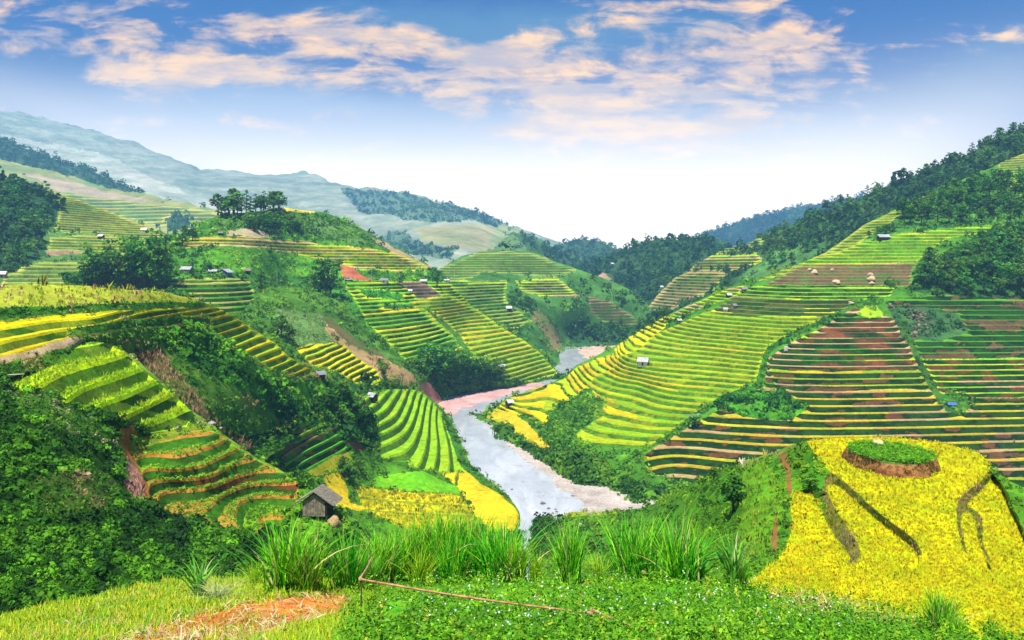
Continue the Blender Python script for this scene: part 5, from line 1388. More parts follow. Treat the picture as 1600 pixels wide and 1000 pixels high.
M_DARKSTONE = mat_plain('river_stone', (.20, .17, .17), 0.9, 0.3, 2.0, 0.1, 0.05)
M_SKIN = mat_plain('skin', (.42, .25, .17), 0.6, 0.05, 3.0)
M_CLOTH = mat_plain('indigo_cloth', (.05, .06, .22), 0.9, 0.2, 6.0)
M_CLOTH2 = mat_plain('dark_cloth', (.05, .03, .06), 0.9, 0.2, 6.0)
M_PINK = mat_plain('pink_cloth', (.50, .16, .24), 0.9, 0.2, 6.0)
M_HAIR = mat_plain('black_hair', (.012, .010, .010), 0.6, 0.1, 5.0)


def box(bm, x0, x1, y0, y1, z0, z1):
    v = [bm.verts.new((x, y, z)) for z in (z0, z1) for y in (y0, y1) for x in (x0, x1)]
    for f in ((0, 2, 3, 1), (4, 5, 7, 6), (0, 1, 5, 4), (2, 6, 7, 3), (0, 4, 6, 2), (1, 3, 7, 5)):
        bm.faces.new([v[i] for i in f])


def empty(name, loc, rz, label, cat, group=None):
    o = bpy.data.objects.new(name, None)
    o.empty_display_size = 0.5
    COL.objects.link(o)
    o.location = loc
    o.rotation_euler = (0, 0, rz)
    o['label'], o['category'] = label, cat
    if group:
        o['group'] = group
    return o


def house(layer, px, py, wpx, label, cat='hut', name='hut', roof=None, wall=None, rz=0.0, lw=1.4, wh=0.42, rh=0.32, stilts=0.0, eave=0.14, group=None, thatch=False, lean=False):
    """ridge along local x; front gable looks along -y when rz = 90 degrees"""
    L = LAYERS[layer]
    p = L.at(px, py)
    W = wpx * (1.0 if thatch else 0.70) / F * p.y
    l, w = W * 0.5, W * 0.5 / lw
    h, r = W * wh, W * rh
    root = empty(name, (p.x, p.y, p.z), rz, label, cat, group)
    z0 = W * stilts
    bm = bmesh.new()
    # walls with gables, open below the eaves ends
    v = {}
    for sx in (-1, 1):
        for sy in (-1, 1):
            v[sx, sy, 0] = bm.verts.new((sx * l * .86, sy * w * .84, z0 - (W * 0.12 if not stilts else 0)))
            v[sx, sy, 1] = bm.verts.new((sx * l * .86, sy * w * .84, z0 + h))
        v[sx, 0, 2] = bm.verts.new((sx * l * .86, 0, z0 + h + r * .84))
    for sy in (-1, 1):
        bm.faces.new((v[-1, sy, 0], v[1, sy, 0], v[1, sy, 1], v[-1, sy, 1]))
    for sx in (-1, 1):
        bm.faces.new((v[sx, -1, 0], v[sx, 1, 0], v[sx, 1, 1], v[sx, 0, 2], v[sx, -1, 1]))
    bm.faces.new((v[-1, -1, 0], v[-1, 1, 0], v[1, 1, 0], v[1, -1, 0]))
    add('wall', bm_mesh('wall', bm, wall or M_WOOD), parent=root)
    # roof: two slabs with a ridge, slightly sagging
    bm = bmesh.new()
    t = W * 0.03
    n = 10
    rr = random.Random(int(px * 7 + py))
    rows = []
    for i in range(n + 1):
        x = -l * 1.06 + 2.12 * l * i / n
        sag = -W * 0.015 * math.sin(math.pi * i / n) + rr.uniform(-1, 1) * W * 0.004
        e = w * (1 + eave * 2)
        slope = r / w
        zr = z0 + h + r + sag
        zl, zrr = z0 + h - slope * (e - w) * .8 + rr.uniform(-1, 1) * W * .006, z0 + h - slope * (e - w) * .8 + rr.uniform(-1, 1) * W * .006
        prof = [(-e, zl), (-e * .5, (zl + zr) / 2 - W * .006), (0, zr), (e * .5, (zrr + zr) / 2 - W * .006), (e, zrr)]
        rows.append(([bm.verts.new((x, a, b + t)) for a, b in prof], [bm.verts.new((x, a, b)) for a, b in prof]))
    for (a, b), (c, d) in zip(rows, rows[1:]):
        for k in range(4):
            bm.faces.new((a[k], c[k], c[k + 1], a[k + 1]))
            bm.faces.new((b[k + 1], d[k + 1], d[k], b[k]))
        bm.faces.new((a[0], b[0], d[0], c[0]))
        bm.faces.new((c[4], d[4], b[4], a[4]))
    for a, b in (rows[0], rows[-1]):
        for k in range(4):
            bm.faces.new((a[k], a[k + 1], b[k + 1], b[k]))
    rf = add('roof', bm_mesh('roof', bm, roof or M_TIN), parent=root)
    if thatch:
        r_ = np.random.default_rng(3)
        n = 2600
        s = r_.choice([-1, 1], n)
        u = r_.uniform(-1.08, 1.08, n) * l
        q = r_.uniform(0, 1, n)
        e = w * (1 + eave * 2)
        y = s * e * q
        z = z0 + h + r + t - (r + (r / w) * (e - w) * .8) * q + 0.01
        P = np.stack([u, y, z], -1)
        dn = np.stack([r_.normal(0, .10, n), s * 1.0, -np.full(n, r / w) + r_.uniform(0.05, .35, n)], -1)
        dn = dn / np.linalg.norm(dn, axis=1, keepdims=True) * (W * .085) * r_.uniform(.5, 1.2, (n, 1))
        sd = np.stack([np.ones(n), np.zeros(n), np.zeros(n)], -1) * W * .006
        Q = np.stack([P - sd, P + sd, P + dn + sd * .4, P + dn - sd * .4], 1)
        C = np.array([(.24, .20, .17), (.36, .32, .27), (.16, .13, .11), (.44, .41, .36), (.30, .30, .16)])[r_.integers(0, 5, n)]
        add('thatch', cards_mesh('thatch', Q, C, M_LEAF_T), parent=rf)
    # door and posts
    bm = bmesh.new()
    box(bm, -l * .16, l * .16, -w * .84 - W * .012, -w * .84 + W * .004, z0 + W * .01, z0 + h * .82)
    add('door', bm_mesh('door', bm, M_WOODD), parent=root)
    for sx in (-1, 1):
        for sy in (-1, 1):
            bm = bmesh.new()
            tube(bm, [(sx * l * .92, sy * w * .92, -W * .15), (sx * l * .92, sy * w * .92, z0 + h)], [W * .018, W * .016], 6)
            add('post', bm_mesh('post', bm, M_WOODD), parent=root)
    if thatch:                               # boards and slats of the gable that faces us
        for sx in (-1, 1):
            bm = bmesh.new()
            prev = None
            n = 19
            for k in range(n):
                y = -w * .80 + k * w * 1.60 / (n - 1)
                top = z0 + h + r * .80 * (1 - abs(y) / (w * .84))
                x = sx * (l * .86 + W * (.006 if k % 2 else .022))
                cur = [bm.verts.new((x, y, z0 + W * .02)), bm.verts.new((x, y, top - W * .015))]
                if prev:
                    bm.faces.new((prev[0], cur[0], cur[1], prev[1]))
                prev = cur
            add('gable_boards', bm_mesh('gable_boards', bm, M_WOOD), parent=root)
    return root


M_LEAF_T = mat_leaf('thatch_straw', 0.0, 0.0, 0.9)
R = math.radians
house('near_slope', 497, 808, 42, 'weathered thatched hut with plank gable, near the green paddies below the spur', roof=M_THATCH, wall=M_WOODD, rz=R(84), lw=.95, wh=.56, rh=.36, stilts=.10, eave=.24, thatch=True)
house('terraced_spur', 501, 590, 20, 'small dark hut with grey roof among leaves below the curved yellow terraces', roof=M_TING, wall=M_WOODD, rz=R(25))
house('lower_fields', 582, 625, 22, 'hut with pale sheet roof at the top corner of the bright green terraces', roof=M_TIN, wall=M_WOODD, rz=R(-35))
house('grove_hill', 626, 578, 10, 'tiny white roofed shelter at the edge of the riverside grove', roof=M_WHITE, wall=M_WOODD, rz=R(-50))
house('grove_hill', 784, 577, 14, 'white roofed hut at the lower right of the riverside grove by the river', roof=M_WHITE, wall=M_WOOD, rz=R(10))
house('terraced_hill', 796, 634, 17, 'dark timber hut with white roof on the yellow point beside the river', roof=M_WHITE, wall=M_WOODD, rz=R(35))
house('terraced_hill', 1005, 571, 24, 'whitewashed hut with pale tin roof standing alone amid curving terraces', roof=M_TIN, wall=M_WHITE, rz=R(-20))
house('terraced_hill', 1061, 503, 11, 'small white roofed hut at the foot of the brown path on the crest', roof=M_WHITE, wall=M_WOOD, rz=R(20))
house('terraced_hill', 1139, 464, 12, 'white roofed hut highest in the row on the crest below the dark trees', roof=M_WHITE, wall=M_WOODD, rz=R(15))
house('terraced_hill', 1163, 455, 13, 'long grey roofed shed on the crest at the end of the bright green strips', roof=M_TING, wall=M_WOOD, rz=R(5), lw=1.8)
house('terraced_hill', 1147, 481, 12, 'brown walled shed in the cluster on the cut terraces', roof=M_TING, wall=M_WOOD, rz=R(30))
house('terraced_hill', 1134, 486, 10, 'bluish white shed, lowest of the cluster on the cut terraces', roof=M_TIN, wall=M_WHITE, rz=R(-20))
house('terraced_hill', 1380, 374, 26, 'grey roofed farmhouse with small trees on the rim of the bright upper terraces', cat='house', name='farmhouse', roof=M_TIN, wall=M_WOODD, rz=R(8), lw=1.9, wh=.24, rh=.2)
house('forested_ridge', 1034, 453, 8, 'tiny white hut at the foot of the forested ridge beside tan strips', roof=M_WHITE, wall=M_WHITE, rz=R(10))
house('wooded_hill', 957, 418, 8, 'tiny pale hut on the far bare field under the wooded hill', roof=M_WHITE, wall=M_WHITE, rz=R(10))
house('grove_hill', 292, 426, 24, 'white roofed farmhouse at the foot of the green hump, next to the grove', cat='house', name='farmhouse', roof=M_TIN, wall=M_WHITE, rz=R(-8), lw=1.5, wh=.26, rh=.24)
house('grove_hill', 333, 428, 20, 'long white roofed farmhouse between two others on the dry shelf', cat='house', name='farmhouse', roof=M_TIN, wall=M_WOOD, rz=R(0), lw=2.0, wh=.24, rh=.18)
house('grove_hill', 352, 430, 24, 'farmhouse with bright blue gable and pale roof wings', cat='house', name='farmhouse', roof=M_TIN, wall=M_BLUE, rz=R(75), lw=1.0, wh=.22, rh=.28)
house('grove_hill', 386, 428, 15, 'small dark hut to one side of the blue gabled farmhouse', roof=M_THATCH, wall=M_WOODD, rz=R(20))
house('grove_hill', 345, 368, 11, 'dark little hut on the shoulder above the green hump', roof=M_THATCH, wall=M_WOODD, rz=R(10))
house('terraced_hill_beyond', 225, 361, 13, 'white roofed hut at the tip of the hazy terraces', roof=M_WHITE, wall=M_WHITE, rz=R(10))
house('terraced_hill_beyond', 158, 375, 13, 'white roofed hut with dark wall below the hazy terraces', roof=M_WHITE, wall=M_WOODD, rz=R(-10))
house('terraced_hill_beyond', 4, 433, 18, 'flat white roofed hut behind the dry grass field by the hazy strips', roof=M_WHITE, wall=M_WOOD, rz=R(5), lw=1.8)
house('grove_hill', 600, 441, 18, 'grey roofed house on the road beside the red earth cut', cat='house', name='roadside_house', roof=M_TING, wall=M_WHITE, rz=R(5), lw=1.5, wh=.25, rh=.22)
house('grove_hill', 662, 441, 15, 'white roofed roadside house above the brown terraces', cat='house', name='roadside_house', roof=M_WHITE, wall=M_WOOD, rz=R(-5), lw=1.5, wh=.25, rh=.22)
house('grove_hill', 698, 441, 12, 'white block house at the road end behind the round tree', cat='house', name='roadside_house', roof=M_WHITE, wall=M_WHITE, rz=R(5), lw=1.2, wh=.4, rh=.15)
house('grove_hill', 490, 442, 14, 'open roadside stall with red roof left of the tall roadside tree', cat='stall', name='roadside_stall', roof=M_REDT, wall=M_WOOD, rz=R(0), lw=1.6, wh=.22, rh=.14)
house('middle_hill', 795, 484, 13, 'dark hut with white roof under trees on the middle hill', roof=M_WHITE, wall=M_WOODD, rz=R(10))
house('grove_hill', 641, 456, 9, 'tiny white field shelter beside the bright hedge', roof=M_WHITE, wall=M_WHITE, rz=R(10))
house('terraced_hill', 1487, 634, 17, 'field shelter covered with a bright blue tarpaulin on the lower terraces', name='field_shelter', cat='shelter', roof=M_BLUE, wall=M_WOODD, rz=R(-15), lw=1.3, wh=.26, rh=.22)


def vehicle(px, py, wpx, label, mat):
    p = LAYERS['grove_hill'].at(px, py)
    s = wpx / F * p.y / 4.6
    root = empty('van', (p.x, p.y, p.z + 0.1), R(4), label, 'van')
    root.scale = (s, s, s)
    bm = bmesh.new()
    prof = [(-2.3, .35), (2.3, .35), (2.3, .95), (1.55, 1.1), (.9, 1.85), (-2.1, 1.9), (-2.3, 1.2)]
    a = [bm.verts.new((x, -.9, z)) for x, z in prof]; b = [bm.verts.new((x, .9, z)) for x, z in prof]
    bm.faces.new(a); bm.faces.new(b[::-1])
    for i in range(len(prof)):
        j = (i + 1) % len(prof)
        bm.faces.new((a[j], a[i], b[i], b[j]))
    bmesh.ops.bevel(bm, geom=list(bm.edges), offset=.09, segments=2, affect='EDGES')
    add('body', bm_mesh('body', bm, mat, False), parent=root)
    for x0, x1 in ((-1.9, -.75), (-.6, .75)):
        bm = bmesh.new(); box(bm, x0, x1, -.93, -.905, 1.2, 1.7)
        add('window', bm_mesh('window', bm, M_GLASS), parent=root)
    for x in (-1.4, 1.45):
        for y in (-.82, .82):
            bm = bmesh.new()
            tube(bm, [(x, y - .12, .36), (x, y + .12, .36)], [.36, .36], 16)
            add('wheel', bm_mesh('wheel', bm, M_TYRE), parent=root)


vehicle(545, 440, 13, 'white van parked on the road before the red earth cut', M_WHITE)
vehicle(474, 441, 8, 'small white van half hidden on the road past the red roofed stall', M_WHITE)


def pole(layer, px, py, hpx, label, group, cross=True):
    p = LAYERS[layer].at(px, py)
    h = hpx / F * p.y
    root = empty('utility_pole', p, 0.1, label, 'pole', group)
    bm = bmesh.new(); tube(bm, [(0, 0, -.8), (0, 0, h)], [.16, .11], 8)
    add('mast', bm_mesh('mast', bm, mat_plain('concrete', (.45, .44, .42), .9, .1, 2.0)), parent=root)
    if cross:
        bm = bmesh.new(); box(bm, -.8, .8, -.20, -.125, h - .6, h - .45)
        add('crossarm', bm_mesh('crossarm', bm, M_WOOD), parent=root)


for x, y, hh, lb in [(580, 440, 24, 'thin pole by the road between the red earth cut and the grey roofed house'), (624, 441, 22, 'thin pole by the road just past the grey roofed house'), (516, 470, 34, 'thin pole below the tall roadside tree'), (528, 494, 28, 'thin pole on the green slope under the roadside tree'), (433, 445, 22, 'thin pole at the green hump above the gully trees'), (710, 438, 18, 'thin pole beside the white block house at the road end')]:
    pole('grove_hill', x, y, hh, lb, 'poles along the valley road')


def lump(bm, s, seed, squash=.75, sub=3):
    bmesh.ops.create_icosphere(bm, subdivisions=sub, radius=1.0)
    r = random.Random(seed)
    o = Vector((r.uniform(0, 9), r.uniform(0, 9), r.uniform(0, 9)))
    from mathutils import noise
    for v in bm.verts:
        n = noise.noise(v.co * 1.1 + o) * .45 + noise.noise(v.co * 3.0 + o) * .16
        v.co = v.co * (1 + n)
        v.co.z = max(v.co.z, -.3) * squash
        v.co *= s


def heap(layer, px, py, wpx, label, mat=None, name='straw_pile', cat='straw pile', seed=0, squash=.7, group=None, lift=0.0):
    p = LAYERS[layer].at(px, py)
    bm = bmesh.new()
    lump(bm, wpx / F * p.y * .5, seed + int(px), squash)
    o = add(name, bm_mesh(name, bm, mat or M_STRAW, True), label=label, cat=cat, group=group)
    o.location = (p.x, p.y, p.z + lift)
    return o


for k, (x, y, w_, lb) in enumerate([(1360, 431, 9, 'topmost straw pile of three in line on the harvested terraces'), (1361, 438, 13, 'widest straw pile, middle of three in line on the harvested terraces'), (1362, 444, 8, 'lowest straw pile of three in line on the harvested terraces'),
                                    (1307, 443, 12, 'pale straw pile low on the harvested terraces above the fresh green strips'), (1272, 427, 11, 'tan straw pile at the upper end of the harvested terraces'), (1265, 422, 6, 'small straw pile just above the tan one'), (1300, 423, 6, 'small flat straw pile midway up the harvested terraces'), (1330, 476, 8, 'small pale straw pile at the head of the overgrown gully')]):
    heap('terraced_hill', x, y, w_, lb, lift=.3, squash=.8)
heap('near_slope', 331, 664, 13, 'purple grey boulder on the ridge tip above the red soil terraces', M_STONE, 'boulder', 'boulder', 3)
heap('near_slope', 345, 672, 8, 'small pinkish boulder just behind the ridge tip boulder', M_STONE, 'boulder', 'boulder', 4)
heap('near_slope', 278, 671, 9, 'grey boulder at the end of the lowest bright green terrace', M_STONE, 'boulder', 'boulder', 5)
heap('near_slope', 522, 822, 24, 'tan dry bush heap standing beside the thatched hut', mat_plain('dry_brush', (.34, .24, .12), .95, .5, 6.0, .05, .06), 'brush_pile', 'brush pile', 6, 1.1)
for k, (x, y, w_) in enumerate([(848, 787, 9), (857, 795, 6), (870, 800, 5), (868, 796, 4), (800, 765, 4), (895, 775, 5)]):
    p = ray(x, y, ZW)
    bm = bmesh.new(); lump(bm, w_ / F * p[1] * .5, 20 + k, .6)
    o = add('river_stone', bm_mesh('river_stone', bm, M_DARKSTONE, True), label='dark stone lying in the shallow water of the near river bend', cat='stone', group='stones in the river shallows')
    o.location = (p[0], p[1], ZW + .05)

# white sheet hung beside the gully path, and small stakes
p = LAYERS['terraced_hill'].at(1228, 549)
root = empty('hanging_sheet', p, 0.15, 'white sheet hung between two stakes beside the gully path', 'sheet')
bm = bmesh.new()
g = [[bm.verts.new((-.9 + 1.8 * i / 8, .06 * math.sin(i * 1.7 + j), .25 + 2.1 * j / 6)) for i in range(9)] for j in range(7)]
for j in range(6):
    for i in range(8):
        bm.faces.new((g[j][i], g[j][i + 1], g[j + 1][i + 1], g[j + 1][i]))
me = bm_mesh('cloth', bm, M_WHITE, True)
ob = add('cloth', me, parent=root)
ob.modifiers.new('thick', 'SOLIDIFY').thickness = .03
for x in (-1.0, 1.0):
    bm = bmesh.new(); tube(bm, [(x, 0, -.4), (x, 0, 2.5)], [.05, .04], 6)
    add('stake', bm_mesh('stake', bm, M_WOOD), parent=root)
p = LAYERS['terraced_spur'].at(213, 509)
bm = bmesh.new(); box(bm, -.14, .14, -.12, .12, -.2, .82); bmesh.ops.bevel(bm, geom=list(bm.edges), offset=.03, segments=2, affect='EDGES')
o = add('marker_stone', bm_mesh('marker_stone', bm, M_WHITE), label='small white marker stone beside the path under the top terraces', cat='marker')
o.location = p
p = LAYERS['near_slope'].at(20, 593)
bm = bmesh.new(); tube(bm, [(-1.1, 0, .3), (0, .1, .38), (1.1, .2, .42)], [.05, .05, .04], 8)
o = add('bamboo_pole', bm_mesh('bamboo_pole', bm, M_WHITE, True), label='pale pole lying on the slope at the foot of the yellow terraces', cat='pole')
o.location = p
heap('rice_knoll', 907, 822, 6, 'pale stone standing on the bank by the river end', M_WHITE, 'stone', 'stone', 9, 1.4)


# harvesters: one skinned body each
def person(layer, px, py, label, pose, top, seed):
    p = LAYERS[layer].at(px, py)
    root = empty('person', (p.x, p.y, p.z), seed * 1.2, label, 'person')
    J = dict(pelvis=(0, .02, .93), chest=(0, -.10 - .28 * pose, 1.30 - .18 * pose), neck=(0, -.14 - .42 * pose, 1.47 - .24 * pose), head=(0, -.17 - .52 * pose, 1.62 - .28 * pose),
             kl=(-.11, -.05, .50), al=(-.12, .03, .08), tl=(-.12, -.14, .04), kr=(.11, -.02, .50), ar=(.12, .05, .08), tr=(.12, -.12, .04),
             sl=(-.19, -.12 - .34 * pose, 1.40 - .22 * pose), el=(-.24, -.22 - .42 * pose, 1.14 - .36 * pose), wl=(-.16, -.34 - .46 * pose, .94 - .36 * pose), hl=(-.13, -.40 - .48 * pose, .87 - .36 * pose),
             sr=(.19, -.12 - .34 * pose, 1.40 - .22 * pose), er=(.25, -.24 - .40 * pose, 1.16 - .36 * pose), wr=(.15, -.40 - .44 * pose, 1.0 - .36 * pose), hr=(.12, -.46 - .46 * pose, .94 - .36 * pose))
    rad = dict(pelvis=.15, chest=.15, neck=.06, head=.105, kl=.075, al=.05, tl=.045, kr=.075, ar=.05, tr=.045, sl=.07, el=.045, wl=.035, hl=.045, sr=.07, er=.045, wr=.035, hr=.045)
    names = list(J)
    E = [('pelvis', 'chest'), ('chest', 'neck'), ('neck', 'head'), ('pelvis', 'kl'), ('kl', 'al'), ('al', 'tl'), ('pelvis', 'kr'), ('kr', 'ar'), ('ar', 'tr'), ('chest', 'sl'), ('sl', 'el'), ('el', 'wl'), ('wl', 'hl'), ('chest', 'sr'), ('sr', 'er'), ('er', 'wr'), ('wr', 'hr')]
    me = bpy.data.meshes.new('body')
    me.from_pydata([J[k] for k in names], [(names.index(a), names.index(b)) for a, b in E], [])
    me.materials.append(top)
    ob = add('body', me, parent=root)
    sk = ob.modifiers.new('skin', 'SKIN')
    for i, k in enumerate(names):
        sv = me.skin_vertices[0].data[i]
        sv.radius = (rad[k], rad[k])
        sv.use_root = (k == 'pelvis')
    ob.modifiers.new('smooth', 'SUBSURF').levels = 2
    ob.modifiers['smooth'].render_levels = 2
    hx, hy, hz = J['head']
    bm = bmesh.new()
    bmesh.ops.create_uvsphere(bm, u_segments=14, v_segments=10, radius=.125)
    for v in bm.verts:
        if v.co.z < -.02:
            v.co.z = -.02 + v.co.z * .2
        v.co += Vector((hx, hy + .02, hz + .03))
    add('hair', bm_mesh('hair', bm, M_HAIR, True), parent=root)
    bm = bmesh.new()
    n = 12
    for (z0, z1, r0, r1) in ((.45, .98, .25, .17),):
        a = [bm.verts.new((math.cos(2 * math.pi * k / n) * r0, math.sin(2 * math.pi * k / n) * r0 * .8, z0)) for k in range(n)]
        b = [bm.verts.new((math.cos(2 * math.pi * k / n) * r1, .01 + math.sin(2 * math.pi * k / n) * r1, z1)) for k in range(n)]
        for k in range(n):
            bm.faces.new((a[k], a[(k + 1) % n], b[(k + 1) % n], b[k]))
    sk_ = add('skirt', bm_mesh('skirt', bm, M_CLOTH2, True), parent=root)
    sk_.modifiers.new('thick', 'SOLIDIFY').thickness = .02


person('terraced_hill', 1560, 697, 'harvester in blue stooping over the lower terraces behind the knoll', 1.0, M_CLOTH, 1)
person('terraced_hill', 1585, 691, 'harvester in dark pink clothes standing farther along the lower terrace', .35, M_PINK, 3)


# the round planted mound on the knoll
def mound():
    cx, cy = ray(1392, 746, KN)
    cy += 3.3
    cx = (1392 - HX) / F * cy
    rx, ry, H = 2.85, 3.4, 0.95
    r = np.random.default_rng(8)
    bm = bmesh.new()
    N = 72
    prev = None
    prof = [(1.05, -.25), (1.03, .15), (.985, .55), (.94, .88), (.86, 1.0), (.6, 1.04), (.3, 1.07), (.02, 1.1)]
    for f, z in prof:
        ring = []
        for k in range(N):
            a = 2 * math.pi * k / N
            w = 1 + .07 * math.sin(3 * a + 1) + .05 * math.sin(7 * a + f * 4) + .025 * math.sin(17 * a + f * 9) + r.normal(0, .010)
            ring.append(bm.verts.new((math.cos(a) * rx * f * w, math.sin(a) * ry * f * w, z * H + r.normal(0, .015))))
        if prev:
            for k in range(N):
                fc = bm.faces.new((prev[k], prev[(k + 1) % N], ring[(k + 1) % N], ring[k]))
                fc.material_index = 0 if z < .92 else 1
        prev = ring
    bm.faces.new(prev)
    me = bm_mesh('mound', bm, [mat_plain('red_bank', (.22, .085, .035), .95, .5, 3.0, .05, .06, (.36, .17, .07)), mat_plain('mound_soil', (.07, .14, .02), .95, .4, 3.0, .05, .05)], True)
    o = add('mound', me, kind='structure')
    o.location = (cx, cy, KN)
    # leafy crop
    n, K = 900, 16
    a = r.uniform(0, 2 * math.pi, n); q = np.sqrt(r.uniform(0, 1, n)) * .97
    P = np.stack([np.cos(a) * rx * q, np.sin(a) * ry * q, H * 1.02 + r.normal(0, .03, n)], -1) + np.array([cx, cy, KN])
    s = r.uniform(.22, .42, n)
    an = r.uniform(0, 2 * math.pi, (n, K)); el = r.uniform(.1, 1, (n, K))
    cen = P[:, None] + np.stack([np.cos(an) * s[:, None] * .5 * (1 - el * .5), np.sin(an) * s[:, None] * .5 * (1 - el * .5), s[:, None] * (.15 + el * .6)], -1)
    nr = np.stack([np.cos(an) * (1 - el), np.sin(an) * (1 - el), .3 + el], -1) + r.normal(0, .2, (n, K, 3))
    Q = leaf_quads(cen.reshape(-1, 3), nr.reshape(-1, 3), np.repeat(s, K) * r.uniform(.3, .6, n * K), r, .7)
    base = np.array([(.10, .36, .012), (.16, .46, .015), (.07, .28, .012)])[r.integers(0, 3, n)]
    C = np.repeat(base, K, 0) * np.exp(r.normal(0, .25, (n * K, 1)))
    # dry skirt of weeds round the foot
    n2 = 500
    a = r.uniform(0, 2 * math.pi, n2)
    P = np.stack([np.cos(a) * rx * 1.0, np.sin(a) * ry * 1.0, r.uniform(.1, .9, n2) * H], -1) + np.array([cx, cy, KN])
    d = np.stack([np.cos(a) * .3, np.sin(a) * .3, r.uniform(-.4, .6, n2)], -1) * .4
    sd = np.stack([-np.sin(a), np.cos(a), 0 * a], -1) * .03
    Q2 = np.stack([P - sd, P + sd, P + d + sd * .3, P + d - sd * .3], 1)
    C2 = np.array([(.20, .30, .02), (.30, .28, .06), (.10, .22, .012)])[r.integers(0, 3, n2)]
    add('mound_crop', cards_mesh('mound_crop', np.concatenate([Q, Q2]), np.concatenate([C, C2]), M_BUSH), kind='stuff')
    bm = bmesh.new(); lump(bm, .42, 5, .55)
    o = add('straw_pile', bm_mesh('straw_pile', bm, M_STRAW, True), label='pale dry straw pile on top of the round green mound', cat='straw pile')
    o.location = (cx - .05, cy + ry * .6, KN + H * 1.05 + .22)


mound()


# broad leaved plants by the gully
def banana(layer, px, py, hpx, label, group):
    p = LAYERS[layer].at(px, py)
    H = hpx / F * p.y
    r = np.random.default_rng(int(px * 3 + py))
    root = empty('banana_plant', p, 0, label, 'banana plant', group)
    bm = bmesh.new(); tube(bm, [(0, 0, -.3), (0, 0, H * .55)], [H * .045, H * .03], 8)
    add('stem', bm_mesh('stem', bm, mat_plain('banana_stem', (.16, .20, .06), .8)), parent=root)
    for k in range(9):
        a = k * 2.4; L = H * r.uniform(.5, .75)
        Q = []
        pts = []
        for i in range(8):
            t = i / 7
            x = t * L * .75; z = H * .5 + L * (1.0 * t - .85 * t * t)
            w = L * .13 * math.sin(math.pi * min(1, .08 + t * .92)) + .01
            c = np.array([math.cos(a) * x, math.sin(a) * x, z]); s = np.array([-math.sin(a), math.cos(a), -.25]) * w; s2 = np.array([math.sin(a), -math.cos(a), -.25]) * w
            pts.append((c + s, c, c + s2))
        for u, v in zip(pts, pts[1:]):
            Q += [[u[0], u[1], v[1], v[0]], [u[1], u[2], v[2], v[1]]]
        Q = np.array(Q)
        add('leaf', cards_mesh('leaf', Q, np.tile([[.16, .34, .10]], (len(Q), 1)) * np.exp(r.normal(0, .12, (len(Q), 1))), M_BUSH), parent=root)


banana('terraced_hill', 1078, 668, 26, 'pale green broad leaved banana plant beside the gully at the low terraces', 'banana plants at the gully foot')
banana('terraced_hill', 1088, 664, 24, 'pale green broad leaved banana plant beside the gully at the low terraces', 'banana plants at the gully foot')
banana('terraced_hill', 1365, 376, 10, 'small banana plant in front of the grey roofed farmhouse', None)

# ================================================================== FOREGROUND
def blade_mesh(name, n, height, spread, width, cols, seed, lean=0.35, base=0.10, droop=0.35):
    r = np.random.default_rng(seed)
    S = 6
    an = r.uniform(0, 2 * math.pi, n)
    ln = np.abs(r.normal(0, lean, n)) + 0.03
    L = height * r.uniform(0.55, 1.08, n)
    bx, by = r.normal(0, base, n), r.normal(0, base, n)
    t = np.linspace(0, 1, S + 1)[None]
    out = (ln[:, None] * t + droop * r.uniform(0.2, 1.4, (n, 1)) * t ** 2.6 * (0.3 + ln[:, None])) * L[:, None] * spread
    up = (t - droop * 0.55 * (0.25 + ln[:, None]) * r.uniform(0.5, 1.5, (n, 1)) * t ** 3) * L[:, None]
    cx = bx[:, None] + np.cos(an)[:, None] * out
    cy = by[:, None] + np.sin(an)[:, None] * out
    tw = an + math.pi / 2 + r.normal(0, 0.7, n)
    w = width * r.uniform(0.6, 1.3, (n, 1)) * np.minimum(1.0, (1.02 - t) * 2.2) * 0.5
    sx, sy = np.cos(tw)[:, None] * w, np.sin(tw)[:, None] * w
    A = np.stack([cx - sx, cy - sy, up], -1)
    B = np.stack([cx + sx, cy + sy, up], -1)
    V = np.stack([A, B], 2).reshape(-1, 3)
    i0 = (np.arange(n)[:, None] * (S + 1) * 2 + np.arange(S)[None] * 2)
    q = np.stack([i0, i0 + 1, i0 + 3, i0 + 2], -1).reshape(-1, 4)
    cols = np.array(cols)
    c = cols[r.integers(0, len(cols), n)] * np.exp(r.normal(0, 0.18, (n, 1)))
    fc = np.repeat(c, S, 0)
    return mesh_from(name, V, q.ravel(), np.arange(len(q)) * 4, np.full(len(q), 4), M_BLADE, fc, np.ones(len(q), bool))


G_TALL = [(.06, .38, .006), (.11, .48, .008), (.18, .56, .010), (.30, .60, .014), (.04, .26, .006)]
G_DRY = [(.46, .42, .16), (.36, .40, .10)]
CLUMPS = [blade_mesh('blades', 330, 1.0, 1.0, 0.021, G_TALL * 3 + G_DRY, 200 + k, 0.25 + 0.05 * k, 0.10 + 0.02 * k) for k in range(4)]
CLUMP_Y = blade_mesh('blades', 150, 1.0, 1.0, 0.020, [(.22, .48, .012), (.34, .54, .015), (.28, .50, .012)], 231, 0.38, 0.07)
CLUMP_REED = blade_mesh('blades', 64, 1.0, 1.0, 0.046, [(.07, .32, .02), (.12, .40, .03), (.18, .44, .05), (.36, .46, .20)], 232, 0.34, 0.06, 0.75)
CLUMP_PALE = blade_mesh('blades', 120, 1.0, 1.0, 0.018, [(.40, .48, .20), (.50, .54, .30), (.30, .44, .10)], 233, 0.55, 0.08, 1.2)
BANK = LAYERS['foreground_bank']


